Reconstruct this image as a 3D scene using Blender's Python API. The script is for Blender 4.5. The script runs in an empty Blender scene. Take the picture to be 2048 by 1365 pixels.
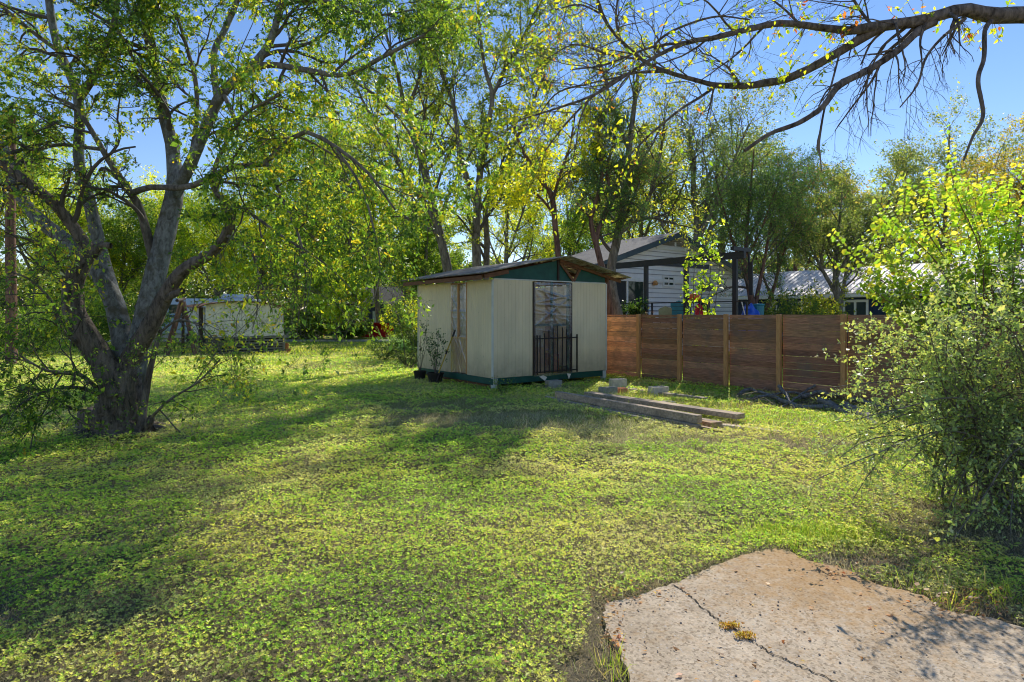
import bpy, math, random
import numpy as np
from mathutils import Vector
PI = math.pi
F, H, HZ = 1200.0, 1.85, 630.0           # focal length in photo pixels, eye height, horizon row
def P(px, py, Y): return np.array([(px-1024)/F*Y, Y, H+(HZ-py)/F*Y])
def G(px, py):
    Y = H*F/(py-HZ); return np.array([(px-1024)/F*Y, Y, 0.0])
def V3(*a): return np.array(a, float)
sc = bpy.context.scene
col = sc.collection
ORG = {}
def tag(o, label=None, cat=None, group=None, kind=None):
    if label: o['label'] = label
    if cat: o['category'] = cat
    if group: o['group'] = group
    if kind: o['kind'] = kind
    return o
def thing(name, loc, label, cat, group=None):
    o = bpy.data.objects.new(name, None); col.objects.link(o)
    o.empty_display_size = .2
    o.location = [float(v) for v in loc]; ORG[o.name] = np.array(loc, float)
    return tag(o, label, cat, group)
# ---------------------------------------------------------------- meshes
def link(name, me, mat, parent, smooth=False):
    o = bpy.data.objects.new(name, me); col.objects.link(o)
    if mat: me.materials.append(mat)
    if parent is not None: o.parent = parent
    ORG[o.name] = ORG[parent.name] if parent is not None else np.zeros(3)
    return o
def np_mesh(name, verts, faces, colors, mat, parent=None, smooth=False):
    if parent is not None: verts = verts - ORG[parent.name]
    n, k = faces.shape
    me = bpy.data.meshes.new(name)
    me.vertices.add(len(verts)); me.vertices.foreach_set('co', verts.astype(np.float32).ravel())
    me.loops.add(n*k); me.loops.foreach_set('vertex_index', faces.astype(np.int32).ravel())
    me.polygons.add(n); me.polygons.foreach_set('loop_start', np.arange(0, n*k, k, dtype=np.int32))
    if smooth: me.polygons.foreach_set('use_smooth', np.ones(n, dtype=bool))
    if colors is not None:
        c = np.ones((len(verts), 4), np.float32); c[:, :3] = colors
        a = me.color_attributes.new('col', 'FLOAT_COLOR', 'POINT'); a.data.foreach_set('color', c.ravel())
    me.update(calc_edges=True)
    return link(name, me, mat, parent)
class MB:
    def __init__(s): s.v = []; s.f = []; s.c = []
    def add(s, vs, fs, c=(1,1,1)):
        n = len(s.v); s.v += [tuple(float(x) for x in v) for v in vs]; s.c += [c]*len(vs)
        s.f += [tuple(i+n for i in f) for f in fs]; return s
    def obox(s, o, a, b, c, k=(1,1,1)):
        o, a, b, c = (np.asarray(q, float) for q in (o, a, b, c))
        vs = [o, o+a, o+a+b, o+b, o+c, o+a+c, o+a+b+c, o+b+c]
        fs = [(0,3,2,1),(4,5,6,7),(0,1,5,4),(1,2,6,5),(2,3,7,6),(3,0,4,7)]
        if np.dot(np.cross(a, b), c) < 0: fs = [f[::-1] for f in fs]
        return s.add(vs, fs, k)
    def box(s, c, sz, rz=0.0, k=(1,1,1)):
        ca, sa = math.cos(rz), math.sin(rz)
        a = V3(ca*sz[0], sa*sz[0], 0); b = V3(-sa*sz[1], ca*sz[1], 0); cc = V3(0, 0, sz[2])
        return s.obox(V3(*c)-a/2-b/2-cc/2, a, b, cc, k)
    def beam(s, p, q, w, h, k=(1,1,1), up=(0,0,1)):
        p, q = np.asarray(p, float), np.asarray(q, float); d = q-p; u = np.asarray(up, float)
        sd = np.cross(d, u); sd /= np.linalg.norm(sd); uu = np.cross(sd, d); uu /= np.linalg.norm(uu)
        return s.obox(p-sd*w/2-uu*h/2, d, sd*w, uu*h, k)
    def tube(s, pts, rad, S=8, k=(1,1,1)):
        pts = np.asarray(pts, float)[None]; r = np.broadcast_to(np.asarray(rad, float), (pts.shape[1],))[None]
        v, f = tubes(pts, r, S)
        n = pts.shape[1]
        s.add(v, f.tolist()+[tuple(range(S))[::-1], tuple(range((n-1)*S, n*S))], k); return s
    def lathe(s, c, prof, S=16, k=(1,1,1)):
        c = np.asarray(c, float); vs = []; fs = []
        for r, z in prof:
            for j in range(S): vs.append(c+V3(r*math.cos(2*PI*j/S), r*math.sin(2*PI*j/S), z))
        for i in range(len(prof)-1):
            for j in range(S):
                fs.append((i*S+j, i*S+(j+1)%S, (i+1)*S+(j+1)%S, (i+1)*S+j))
        return s.add(vs, fs, k)
    def build(s, name, mat, parent=None, bevel=0, smooth=False):
        me = bpy.data.meshes.new(name)
        v = np.array(s.v)
        if parent is not None: v = v - ORG[parent.name]
        me.from_pydata(v.tolist(), [], s.f)
        c = np.ones((len(v), 4), np.float32); c[:, :3] = s.c
        a = me.color_attributes.new('col', 'FLOAT_COLOR', 'POINT'); a.data.foreach_set('color', c.ravel())
        if smooth: me.polygons.foreach_set('use_smooth', [True]*len(me.polygons))
        o = link(name, me, mat, parent)
        if bevel:
            m = o.modifiers.new('bevel', 'BEVEL'); m.width = bevel; m.segments = 1; m.limit_method = 'ANGLE'
        return o
# ---------------------------------------------------------------- organic growth (numpy)
def nrm(a): return a/np.maximum(np.linalg.norm(a, axis=-1, keepdims=True), 1e-9)
def tubes(pts, rad, S):
    M, N, _ = pts.shape
    t = np.empty_like(pts); t[:, 1:-1] = pts[:, 2:]-pts[:, :-2]; t[:, 0] = pts[:, 1]-pts[:, 0]; t[:, -1] = pts[:, -1]-pts[:, -2]
    t = nrm(t)
    md = nrm(pts[:, -1]-pts[:, 0])
    ref = np.where(np.abs(md[:, 2:3]) > .8, np.array([[1., 0.2, 0]]), np.array([[0, 0.1, 1.]]))
    ref = nrm(np.cross(md, ref))[:, None]
    a = nrm(np.cross(t, np.broadcast_to(ref, t.shape))); b = np.cross(t, a)
    th = np.arange(S)*2*PI/S
    ring = a[:, :, None]*np.cos(th)[None, None, :, None] + b[:, :, None]*np.sin(th)[None, None, :, None]
    r = rad[:, :, None] if rad.ndim == 2 else rad
    v = pts[:, :, None] + ring*r[..., None]
    m = np.arange(M)[:, None, None]*N*S; i = np.arange(N-1)[None, :, None]*S; j = np.arange(S)[None, None, :]
    j2 = (j+1) % S
    f = np.stack([m+i+j, m+i+S+j, m+i+S+j2, m+i+j2], -1).reshape(-1, 4)
    return v.reshape(-1, 3), f
def smoothline(pts, rad, N):
    pts = np.asarray(pts, float); rad = np.asarray(rad, float); n = len(pts)
    ext = np.vstack([2*pts[0]-pts[1], pts, 2*pts[-1]-pts[-2]])
    d = np.r_[0, np.cumsum(np.linalg.norm(np.diff(pts, axis=0), axis=1))]
    s = np.linspace(0, d[-1], N); out = np.empty((N, 3))
    for q, x in enumerate(s):
        i = min(max(np.searchsorted(d, x, side='right')-1, 0), n-2)
        u = (x-d[i])/max(d[i+1]-d[i], 1e-9)
        p0, p1, p2, p3 = ext[i:i+4]
        out[q] = .5*((2*p1)+(-p0+p2)*u+(2*p0-5*p1+4*p2-p3)*u*u+(-p0+3*p1-3*p2+p3)*u**3)
    return out, np.interp(s, d, rad)
def guide(g, N=16):                        # list of (px, py, depth, width in photo pixels)
    return smoothline([P(a, b, c) for a, b, c, w in g], [w/2/F*c for a, b, c, w in g], N)
class Limbs:
    def __init__(s, seed): s.rng = np.random.default_rng(seed)
    def spawn(s, pts, rad, n, t0, t1, ang, length, N=8, wig=.12, bias=(0,0,.05), ratio=.6, rmin=.004, tip=.3, taper=.45, asd=.25):
        R = s.rng; M, K, _ = pts.shape; k = M*n
        idx = np.repeat(np.arange(M), n)
        t = t0+(t1-t0)*((np.tile(np.arange(n), M)+R.random(k))/n)
        x = t*(K-1); i = np.minimum(x.astype(int), K-2); u = (x-i)[:, None]
        p = pts[idx, i]*(1-u)+pts[idx, i+1]*u
        r0 = (rad[idx, i]*(1-u[:, 0])+rad[idx, i+1]*u[:, 0])
        tg = nrm(pts[idx, i+1]-pts[idx, i])
        pr = nrm(np.cross(tg, R.normal(size=(k, 3))))
        a = np.abs(ang+asd*R.normal(size=k))[:, None]
        d = tg*np.cos(a)+pr*np.sin(a)
        L = length*(1-taper*t)*np.exp(.3*R.normal(size=k))
        st = (L/(N-1))[:, None]; out = np.empty((k, N, 3)); out[:, 0] = p
        b = np.array(bias)[None]
        for j in range(1, N):
            d = nrm(d+wig*R.normal(size=(k, 3))+b)
            out[:, j] = out[:, j-1]+d*st
        rs = np.maximum(np.minimum(r0*ratio, L*.05), rmin)
        rr = rs[:, None]*np.linspace(1, tip, N)[None]
        return out, rr
def leaf_positions(R, pts, n, jit, t0=.15):
    M, K, _ = pts.shape; k = M*n
    idx = np.repeat(np.arange(M), n); t = t0+(1-t0)*R.random(k); x = t*(K-1); i = np.minimum(x.astype(int), K-2); u = (x-i)[:, None]
    p = pts[idx, i]*(1-u)+pts[idx, i+1]*u+R.normal(size=(k, 3))*jit
    return p, nrm(pts[idx, i+1]-pts[idx, i])
def leaf_quads(R, p, tg, size, ratio=.5, droop=.4, spread=1.0, fold=.15, szsd=.25):
    k = len(p)
    d = nrm(tg*.5+R.normal(size=(k, 3))*spread+np.array([[0, 0, -droop]]))
    nn = nrm(np.cross(d, R.normal(size=(k, 3))+np.array([[0, 0, .01]])))
    w = np.cross(d, nn)
    L = (size*np.exp(szsd*R.normal(size=k)))[:, None]; W = L*ratio*.5
    v = np.empty((k, 4, 3)); v[:, 0] = p; v[:, 1] = p+d*L*.45+w*W+nn*L*fold; v[:, 2] = p+d*L; v[:, 3] = p+d*L*.45-w*W+nn*L*fold
    return v
def leaf_hex(R, p, tg, size, ratio=.8, droop=.4, spread=1.0, fold=.12, szsd=.2, up=0.0):
    k = len(p)
    d = nrm(tg*.5+R.normal(size=(k, 3))*spread+np.array([[0, 0, -droop]]))
    rv = R.normal(size=(k, 3)); 
    w = nrm(np.cross(d, rv*(1-up)+np.array([[0, 0, 1.]])*up)); nn = np.cross(w, d)
    L = (size*np.exp(szsd*R.normal(size=k)))[:, None]; W = L*ratio*.5
    v = np.empty((k, 6, 3)); v[:, 0] = p
    v[:, 1] = p+d*L*.22+w*W*.85+nn*L*fold; v[:, 2] = p+d*L*.62+w*W*.8+nn*L*fold*.8
    v[:, 3] = p+d*L-nn*L*.1
    v[:, 4] = p+d*L*.62-w*W*.8+nn*L*fold*.8; v[:, 5] = p+d*L*.22-w*W*.85+nn*L*fold
    return v
def pal_colors(R, p, pal, wts, clump=1.6, var=.22):
    k = len(p); w = np.array(wts, float); w /= w.sum()
    s = (np.sin(p[:, 0]*clump+1.3*np.sin(p[:, 2]*clump*.8))+np.sin(p[:, 1]*clump*1.3+p[:, 2]*clump*.7))*.18
    x = np.clip(R.random(k)+s*.6, 0, .9999)
    i = np.searchsorted(np.cumsum(w), x); i = np.minimum(i, len(pal)-1)
    c = np.array(pal)[i]*(1+s*.6)[:, None]*np.exp(var*R.normal(size=k))[:, None]
    c = c*1.95; return np.clip(c, 0.006, .62)
def leaves_obj(name, v, c, mat, parent):
    k, m, _ = v.shape
    if m == 4: f = np.arange(k*4).reshape(-1, 4)
    else:
        b = (np.arange(k)*6)[:, None]; f = np.concatenate([b+np.array([[0, 1, 2, 3]]), b+np.array([[0, 3, 4, 5]])])
    return np_mesh(name, v.reshape(-1, 3), f, np.repeat(c, m, 0), mat, parent)
def merge(parts):
    V = []; Fs = []; n = 0
    for v, f in parts: V.append(v); Fs.append(f+n); n += len(v)
    return np.concatenate(V), np.concatenate(Fs)
# ---------------------------------------------------------------- materials
def newmat(name):
    m = bpy.data.materials.new(name); m.use_nodes = True; nt = m.node_tree; nt.nodes.clear()
    out = nt.nodes.new('ShaderNodeOutputMaterial'); return m, nt, out
def N(nt, t, **kw):
    n = nt.nodes.new(t)
    for k, v in kw.items():
        if k.startswith('i_'):
            key = k[2:]; n.inputs[int(key) if key.isdigit() else key.replace('_', ' ')].default_value = v
        else: setattr(n, k, v)
    return n
def ramp(nt, stops, src=None):
    r = nt.nodes.new('ShaderNodeValToRGB'); e = r.color_ramp.elements
    while len(e) < len(stops): e.new(.5)
    for q, (p, c) in zip(e, stops): q.position = p; q.color = (*c, 1) if len(c) == 3 else c
    if src: nt.links.new(src, r.inputs[0])
    return r
def coords(nt, scale=(1,1,1), kind='Object', rot=(0,0,0)):
    tc = nt.nodes.new('ShaderNodeTexCoord'); mp = nt.nodes.new('ShaderNodeMapping'); mp.inputs['Scale'].default_value = scale
    mp.inputs['Rotation'].default_value = rot
    nt.links.new(tc.outputs[kind], mp.inputs[0]); return mp.outputs[0]
def noise(nt, vec, scale, detail=4, rough=.55, dist=0):
    n = N(nt, 'ShaderNodeTexNoise'); n.inputs['Scale'].default_value = scale; n.inputs['Detail'].default_value = detail
    n.inputs['Roughness'].default_value = rough; n.inputs['Distortion'].default_value = dist
    nt.links.new(vec, n.inputs['Vector']); return n.outputs['Fac']
def mixc(nt, fac, a, b, mode='MIX'):
    m = nt.nodes.new('ShaderNodeMix'); m.data_type = 'RGBA'; m.blend_type = mode
    for s, v in ((0, fac), (6, a), (7, b)):
        if isinstance(v, (int, float)): m.inputs[s].default_value = v
        elif isinstance(v, tuple): m.inputs[s].default_value = (*v, 1)
        else: nt.links.new(v, m.inputs[s])
    return m.outputs[2]
def leaf_mat(name, trans=.5, tint=(1.25, 1.2, .5), rough=.45, spec=.4, boost=1.7):
    m, nt, out = newmat(name)
    at = N(nt, 'ShaderNodeAttribute', attribute_name='col')
    pb = N(nt, 'ShaderNodeBsdfPrincipled'); pb.inputs['Roughness'].default_value = rough; pb.inputs['Specular IOR Level'].default_value = spec
    nt.links.new(at.outputs['Color'], pb.inputs['Base Color'])
    tr = N(nt, 'ShaderNodeBsdfTranslucent')
    tc = mixc(nt, 1.0, at.outputs['Color'], tuple(t*boost for t in tint), 'MULTIPLY')
    nt.links.new(tc, tr.inputs['Color'])
    mx = N(nt, 'ShaderNodeMixShader'); mx.inputs[0].default_value = trans
    nt.links.new(pb.outputs[0], mx.inputs[1]); nt.links.new(tr.outputs[0], mx.inputs[2]); nt.links.new(mx.outputs[0], out.inputs[0])
    return m
def plain(name, c, rough=.7, var=.25, scale=8, bump=.0, bscale=None, metal=0, stretch=(1,1,1), vcol=False, dirt=None, spec=.4):
    m, nt, out = newmat(name); pb = N(nt, 'ShaderNodeBsdfPrincipled')
    pb.inputs['Roughness'].default_value = rough; pb.inputs['Metallic'].default_value = metal; pb.inputs['Specular IOR Level'].default_value = spec
    vec = coords(nt, stretch); f = noise(nt, vec, scale, 6, .6)
    r = ramp(nt, [(.3, tuple(x*(1-var) for x in c)), (.7, tuple(min(x*(1+var), .95) for x in c))], f)
    cc = r.outputs[0]
    if vcol:
        at = N(nt, 'ShaderNodeAttribute', attribute_name='col'); cc = mixc(nt, 1.0, cc, at.outputs['Color'], 'MULTIPLY')
    if dirt:
        f2 = noise(nt, coords(nt), 1.7, 8, .65); r2 = ramp(nt, [(.48, (0,0,0)), (.68, (.8,.8,.8))], f2); cc = mixc(nt, r2.outputs[0], cc, dirt)
    nt.links.new(cc, pb.inputs['Base Color'])
    if bump:
        b = N(nt, 'ShaderNodeBump'); b.inputs['Strength'].default_value = bump; b.inputs['Distance'].default_value = .02
        f3 = noise(nt, vec, bscale or scale*3, 5, .6); nt.links.new(f3, b.inputs['Height']); nt.links.new(b.outputs[0], pb.inputs['Normal'])
    nt.links.new(pb.outputs[0], out.inputs[0]); return m
def bark_mat(name, c1, c2, scale=9, zs=.25, bump=.9, patch=None):
    m, nt, out = newmat(name); pb = N(nt, 'ShaderNodeBsdfPrincipled'); pb.inputs['Roughness'].default_value = .95; pb.inputs['Specular IOR Level'].default_value = .15
    vec = coords(nt, (1, 1, zs)); f = noise(nt, vec, scale, 8, .7, .6)
    r = ramp(nt, [(.35, c1), (.62, c2)], f); cc = r.outputs[0]
    if patch:
        f2 = noise(nt, coords(nt), 3.0, 6, .7); r2 = ramp(nt, [(.5, (0,0,0)), (.6, (1,1,1))], f2); cc = mixc(nt, r2.outputs[0], cc, patch)
    nt.links.new(cc, pb.inputs['Base Color'])
    b = N(nt, 'ShaderNodeBump'); b.inputs['Strength'].default_value = bump; b.inputs['Distance'].default_value = .03
    nt.links.new(f, b.inputs['Height']); nt.links.new(b.outputs[0], pb.inputs['Normal']); nt.links.new(pb.outputs[0], out.inputs[0]); return m
M = {}
M['leaf'] = leaf_mat('leaf', .5, boost=1.6)
M['leaf_gloss'] = leaf_mat('glossy_leaf', .38, rough=.42, spec=.55, boost=1.7)
M['leaf_bright'] = leaf_mat('bright_leaf', .62, boost=1.75)
M['needle'] = leaf_mat('cedar_needle', .25, tint=(1.1, 1.15, .6), rough=.7, spec=.2, boost=1.5)
M['ground_leaf'] = leaf_mat('ground_leaf', .5, tint=(1.15, 1.1, .6), rough=.45, spec=.4, boost=1.6)
M['dark_bark'] = bark_mat('dark_furrowed_bark', (.045, .038, .031), (.26, .215, .175), 14, .22, 1.0)
M['pale_bark'] = bark_mat('pale_grey_bark', (.09, .09, .08), (.30, .31, .29), 16, .45, .9, patch=(.13, .12, .085))
M['bark'] = bark_mat('bark', (.08, .07, .055), (.26, .23, .19), 10, .3, .8)
M['red_bark'] = bark_mat('reddish_bark', (.07, .038, .028), (.24, .14, .10), 10, .25, .8)
M['twig'] = plain('twig', (.11, .095, .08), .9, .3, 6)
M['wood_dry'] = bark_mat('weathered_wood', (.12, .11, .10), (.33, .31, .28), 12, .6, .5)
M['beam_wood'] = plain('beam_wood', (.46, .37, .275), .85, .5, 5, .5, 20, stretch=(1, 6, 6), vcol=True, dirt=(.20, .17, .13))
M['board'] = plain('fence_board_wood', (.36, .20, .115), .8, .45, 4, .5, 20, stretch=(1.2, 1.2, 14), vcol=True, dirt=(.20, .15, .11))
M['post_wood'] = plain('post_wood', (.56, .30, .12), .8, .25, 6, .3, 20, stretch=(8, 8, 1))
M['siding'] = None
M['trim_white'] = plain('trim_white', (.62, .62, .56), .6, .1, 4, dirt=(.4, .38, .3))
M['green_paint'] = plain('green_paint', (.009, .075, .055), .6, .25, 5)
M['rust_wood'] = plain('stained_wood', (.17, .075, .035), .8, .35, 7, .3, stretch=(1, 1, 4))
M['dark_wood'] = plain('dark_wood', (.045, .030, .022), .8, .3, 7)
M['iron'] = plain('dark_iron', (.02, .014, .012), .5, .3, 12)
M['cinder'] = plain('cinder_block', (.60, .56, .48), .95, .2, 14, .5, 60, vcol=True, spec=.2)
M['black'] = plain('black_metal', (.018, .020, .024), .5, .2, 5)
M['void'] = plain('dark_interior', (.02, .018, .015), .9, .2, 5)
M['brown_card'] = plain('brown_card', (.55, .34, .21), .9, .2, 5)
M['shingle'] = plain('grey_shingle', (.10, .10, .11), .9, .35, 9, .4, 40, stretch=(1, 1, 1))
M['trim_grey'] = plain('grey_trim', (.075, .11, .125), .6, .15, 3)
M['navy'] = plain('navy_wall', (.016, .035, .085), .6, .2, 2)
M['house_trim'] = plain('house_trim', (.82, .82, .78), .6, .06, 3)
M['canvas'] = plain('canvas', (.82, .78, .67), .85, .08, 2.5, .3, 3, dirt=(.5, .46, .36))
M['slat'] = plain('grey_slat', (.20, .19, .165), .9, .3, 6, stretch=(1, 1, 8), vcol=True)
M['terracotta'] = plain('terracotta', (.42, .17, .08), .85, .2, 8)
M['red_cloth'] = plain('red_cloth', (.50, .012, .02), .8, .2, 3)
M['orange'] = plain('orange_plastic', (.75, .14, .03), .5, .15, 4)
M['blue_tarp'] = plain('blue_tarp', (.015, .08, .48), .4, .3, 5, .6, 9)
M['teal'] = plain('teal_paint', (.03, .22, .28), .5, .2, 4)
M['olive'] = plain('olive_plastic', (.28, .28, .14), .6, .2, 4)
M['yellow'] = plain('yellow_handle', (.50, .36, .04), .6, .2, 9)
M['pole_wood'] = bark_mat('pole_wood', (.08, .045, .032), (.26, .15, .11), 8, .12, .6)
M['trailer'] = plain('trailer_panel', (.55, .62, .68), .45, .08, 1.5)
M['moss'] = leaf_mat('ball_moss', .3, tint=(1, 1, .8), rough=.9, spec=.1, boost=1.2)
def siding_mat(name, c, freq, axis_rot, dark=.55):
    m, nt, out = newmat(name); pb = N(nt, 'ShaderNodeBsdfPrincipled'); pb.inputs['Roughness'].default_value = .75
    f = noise(nt, coords(nt, (1, 1, .25)), 2.2, 8, .65)
    r = ramp(nt, [(.3, tuple(x*.86 for x in c)), (.7, tuple(x*1.08 for x in c))], f)
    sp = noise(nt, coords(nt), 26, 2, .5); sr = ramp(nt, [(.70, (0,0,0)), (.76, (1,1,1))], sp)
    cc = mixc(nt, sr.outputs[0], r.outputs[0], tuple(x*.6 for x in c))
    # splash-back dirt rising from the bottom edge
    tc = N(nt, 'ShaderNodeTexCoord'); sx = N(nt, 'ShaderNodeSeparateXYZ'); nt.links.new(tc.outputs['Object'], sx.inputs[0])
    mr = N(nt, 'ShaderNodeMapRange'); mr.inputs[1].default_value = .3; mr.inputs[2].default_value = .95; mr.inputs[3].default_value = 1.0; mr.inputs[4].default_value = 0
    nt.links.new(sx.outputs[2], mr.inputs[0])
    mm = N(nt, 'ShaderNodeMath', operation='MULTIPLY'); nt.links.new(mr.outputs[0], mm.inputs[0])
    nt.links.new(noise(nt, coords(nt), 5, 6, .7), mm.inputs[1])
    cc = mixc(nt, mm.outputs[0], cc, (.20, .16, .10))
    nt.links.new(cc, pb.inputs['Base Color']); nt.links.new(pb.outputs[0], out.inputs[0]); return m
M['siding'] = siding_mat('beige_siding', (.80, .675, .44), 20, 0)
def lap_mat():
    m = plain('white_lap_siding', (.86, .85, .83), .6, .06, 2, vcol=True); return m
M['lap'] = lap_mat()
def glass_mat(name, c, rough=.05):
    m, nt, out = newmat(name); pb = N(nt, 'ShaderNodeBsdfPrincipled'); pb.inputs['Base Color'].default_value = (*c, 1)
    pb.inputs['Roughness'].default_value = rough; pb.inputs['Specular IOR Level'].default_value = .5
    b = N(nt, 'ShaderNodeBump'); b.inputs['Strength'].default_value = .05; nt.links.new(noise(nt, coords(nt), 2, 2), b.inputs['Height']); nt.links.new(b.outputs[0], pb.inputs['Normal'])
    nt.links.new(pb.outputs[0], out.inputs[0]); return m
M['glass'] = glass_mat('window_glass', (.03, .05, .04))
def plastic_mat():
    m, nt, out = newmat('clear_plastic_sheet')
    g = N(nt, 'ShaderNodeBsdfGlossy'); g.inputs['Roughness'].default_value = .22; g.inputs['Color'].default_value = (.9, .93, .97, 1)
    d = N(nt, 'ShaderNodeBsdfTranslucent'); d.inputs['Color'].default_value = (.75, .78, .8, 1)
    df = N(nt, 'ShaderNodeBsdfDiffuse'); df.inputs['Color'].default_value = (.5, .52, .55, 1)
    t = N(nt, 'ShaderNodeBsdfTransparent')
    a = N(nt, 'ShaderNodeMixShader'); a.inputs[0].default_value = .5; nt.links.new(g.outputs[0], a.inputs[1]); nt.links.new(df.outputs[0], a.inputs[2])
    a2 = N(nt, 'ShaderNodeMixShader'); a2.inputs[0].default_value = .3; nt.links.new(a.outputs[0], a2.inputs[1]); nt.links.new(d.outputs[0], a2.inputs[2])
    f = noise(nt, coords(nt, (1, 1, 2.2)), 3.2, 6, .7, 1.2); f = noise(nt, coords(nt, (7, 7, 1.1), rot=(.35, .7, .3)), 1.0, 4, .6); r = ramp(nt, [(.45, (.27,.27,.27)), (.60, (.42,.42,.42)), (.72, (.75,.75,.75))], f)  # paler streaks in the opacity stand in for highlights along creases
    mx = N(nt, 'ShaderNodeMixShader'); nt.links.new(r.outputs[0], mx.inputs[0]); nt.links.new(a2.outputs[0], mx.inputs[2]); nt.links.new(t.outputs[0], mx.inputs[1])
    nt.links.new(mx.outputs[0], out.inputs[0]); return m
M['plastic'] = plastic_mat()
def fiberglass():
    m, nt, out = newmat('translucent_roof_sheet')
    pb = N(nt, 'ShaderNodeBsdfPrincipled'); pb.inputs['Roughness'].default_value = .5
    f = noise(nt, coords(nt), 5, 8, .7); r = ramp(nt, [(.35, (.20, .15, .07)), (.6, (.62, .58, .40))], f); nt.links.new(r.outputs[0], pb.inputs['Base Color'])  # random brown and cream blotches
    t = N(nt, 'ShaderNodeBsdfTranslucent'); nt.links.new(r.outputs[0], t.inputs['Color'])
    mx = N(nt, 'ShaderNodeMixShader'); mx.inputs[0].default_value = .6; nt.links.new(pb.outputs[0], mx.inputs[1]); nt.links.new(t.outputs[0], mx.inputs[2]); nt.links.new(mx.outputs[0], out.inputs[0]); return m
M['fiber'] = fiberglass()
M['tin'] = plain('old_tin', (.30, .27, .22), .5, .35, 5, dirt=(.18, .10, .05))
M['metal_roof'] = plain('metal_roof', (.72, .65, .60), .6, .12, 3, metal=.0, dirt=(.42, .36, .30))
def ground_mat():
    m, nt, out = newmat('soil_and_grass'); pb = N(nt, 'ShaderNodeBsdfPrincipled'); pb.inputs['Roughness'].default_value = .95; pb.inputs['Specular IOR Level'].default_value = .1
    v = coords(nt)
    f1 = noise(nt, v, .35, 6, .6); f2 = noise(nt, v, 9, 6, .7); f3 = noise(nt, v, 45, 4, .7)
    soil = ramp(nt, [(.3, (.09, .08, .05)), (.6, (.20, .17, .115)), (.8, (.34, .29, .21))], f3).outputs[0]
    gr = ramp(nt, [(.3, (.13, .17, .03)), (.55, (.28, .34, .055)), (.75, (.40, .42, .10))], f2).outputs[0]
    tc = N(nt, 'ShaderNodeTexCoord'); sx = N(nt, 'ShaderNodeSeparateXYZ'); nt.links.new(tc.outputs['Object'], sx.inputs[0])
    mr = N(nt, 'ShaderNodeMapRange'); mr.inputs[1].default_value = 5; mr.inputs[2].default_value = 20; nt.links.new(sx.outputs[1], mr.inputs[0])
    dry = ramp(nt, [(.50, (0,0,0)), (.62, (.75,.75,.75))], f1).outputs[0]
    far = mixc(nt, dry, gr, (.42, .36, .20))
    # blend of soil showing between the leaves close by and closed turf farther off
    a = N(nt, 'ShaderNodeMath', operation='MULTIPLY_ADD'); nt.links.new(f2, a.inputs[0]); a.inputs[1].default_value = .8; 
    nt.links.new(mr.outputs[0], a.inputs[2]); 
    k = ramp(nt, [(.5, (0,0,0)), (1.0, (1,1,1))], a.outputs[0]).outputs[0]
    nt.links.new(mixc(nt, k, soil, far), pb.inputs['Base Color'])
    b = N(nt, 'ShaderNodeBump'); b.inputs['Strength'].default_value = .8; b.inputs['Distance'].default_value = .04; nt.links.new(f3, b.inputs['Height']); nt.links.new(b.outputs[0], pb.inputs['Normal'])
    nt.links.new(pb.outputs[0], out.inputs[0]); return m
def slab_mat():
    m, nt, out = newmat('old_concrete'); pb = N(nt, 'ShaderNodeBsdfPrincipled'); pb.inputs['Roughness'].default_value = .9; pb.inputs['Specular IOR Level'].default_value = .2
    v = coords(nt)
    base = ramp(nt, [(.3, (.47, .375, .26)), (.7, (.70, .58, .43))], noise(nt, v, 2.2, 8, .65)).outputs[0]
    vo = N(nt, 'ShaderNodeTexVoronoi'); vo.inputs['Scale'].default_value = 75; nt.links.new(v, vo.inputs['Vector'])
    sp = ramp(nt, [(0.1, (.30, .28, .26)), (.38, (.80, .80, .80)), (.75, (1.0, 1.0, 1.0))], vo.outputs['Color']).outputs[0]
    c = mixc(nt, .8, base, sp, 'MULTIPLY')
    vo2 = N(nt, 'ShaderNodeTexVoronoi'); vo2.inputs['Scale'].default_value = 28; nt.links.new(v, vo2.inputs['Vector'])
    peb = ramp(nt, [(.14, (1,1,1)), (.20, (0,0,0))], vo2.outputs['Distance']).outputs[0]
    c = mixc(nt, peb, c, (.52, .47, .40))
    mp = N(nt, 'ShaderNodeMapping'); mp.inputs['Location'].default_value = (-2.25, -4.35, 0)
    tc = N(nt, 'ShaderNodeTexCoord'); nt.links.new(tc.outputs['Object'], mp.inputs[0])
    gd = N(nt, 'ShaderNodeTexGradient', gradient_type='SPHERICAL'); mp2 = N(nt, 'ShaderNodeMapping'); mp2.inputs['Scale'].default_value = (.75, .75, .75); nt.links.new(mp.outputs[0], mp2.inputs[0]); nt.links.new(mp2.outputs[0], gd.inputs[0])
    st = noise(nt, v, 13, 8, .75); ad = N(nt, 'ShaderNodeMath', operation='MULTIPLY_ADD'); nt.links.new(gd.outputs['Fac'], ad.inputs[0]); ad.inputs[1].default_value = .36; nt.links.new(st, ad.inputs[2])
    sr = ramp(nt, [(.51, (0,0,0)), (.80, (.65,.65,.65))], ad.outputs[0]).outputs[0]
    c = mixc(nt, sr, c, (.44, .24, .07))
    dk = ramp(nt, [(.55, (0,0,0)), (.75, (.5,.5,.5))], noise(nt, v, 5, 8, .7)).outputs[0]; c = mixc(nt, dk, c, (.22, .17, .12))
    nt.links.new(c, pb.inputs['Base Color'])
    b = N(nt, 'ShaderNodeBump'); b.inputs['Strength'].default_value = .6; b.inputs['Distance'].default_value = .008; nt.links.new(noise(nt, v, 60, 4, .7), b.inputs['Height']); nt.links.new(b.outputs[0], pb.inputs['Normal'])
    nt.links.new(pb.outputs[0], out.inputs[0]); return m
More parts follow.
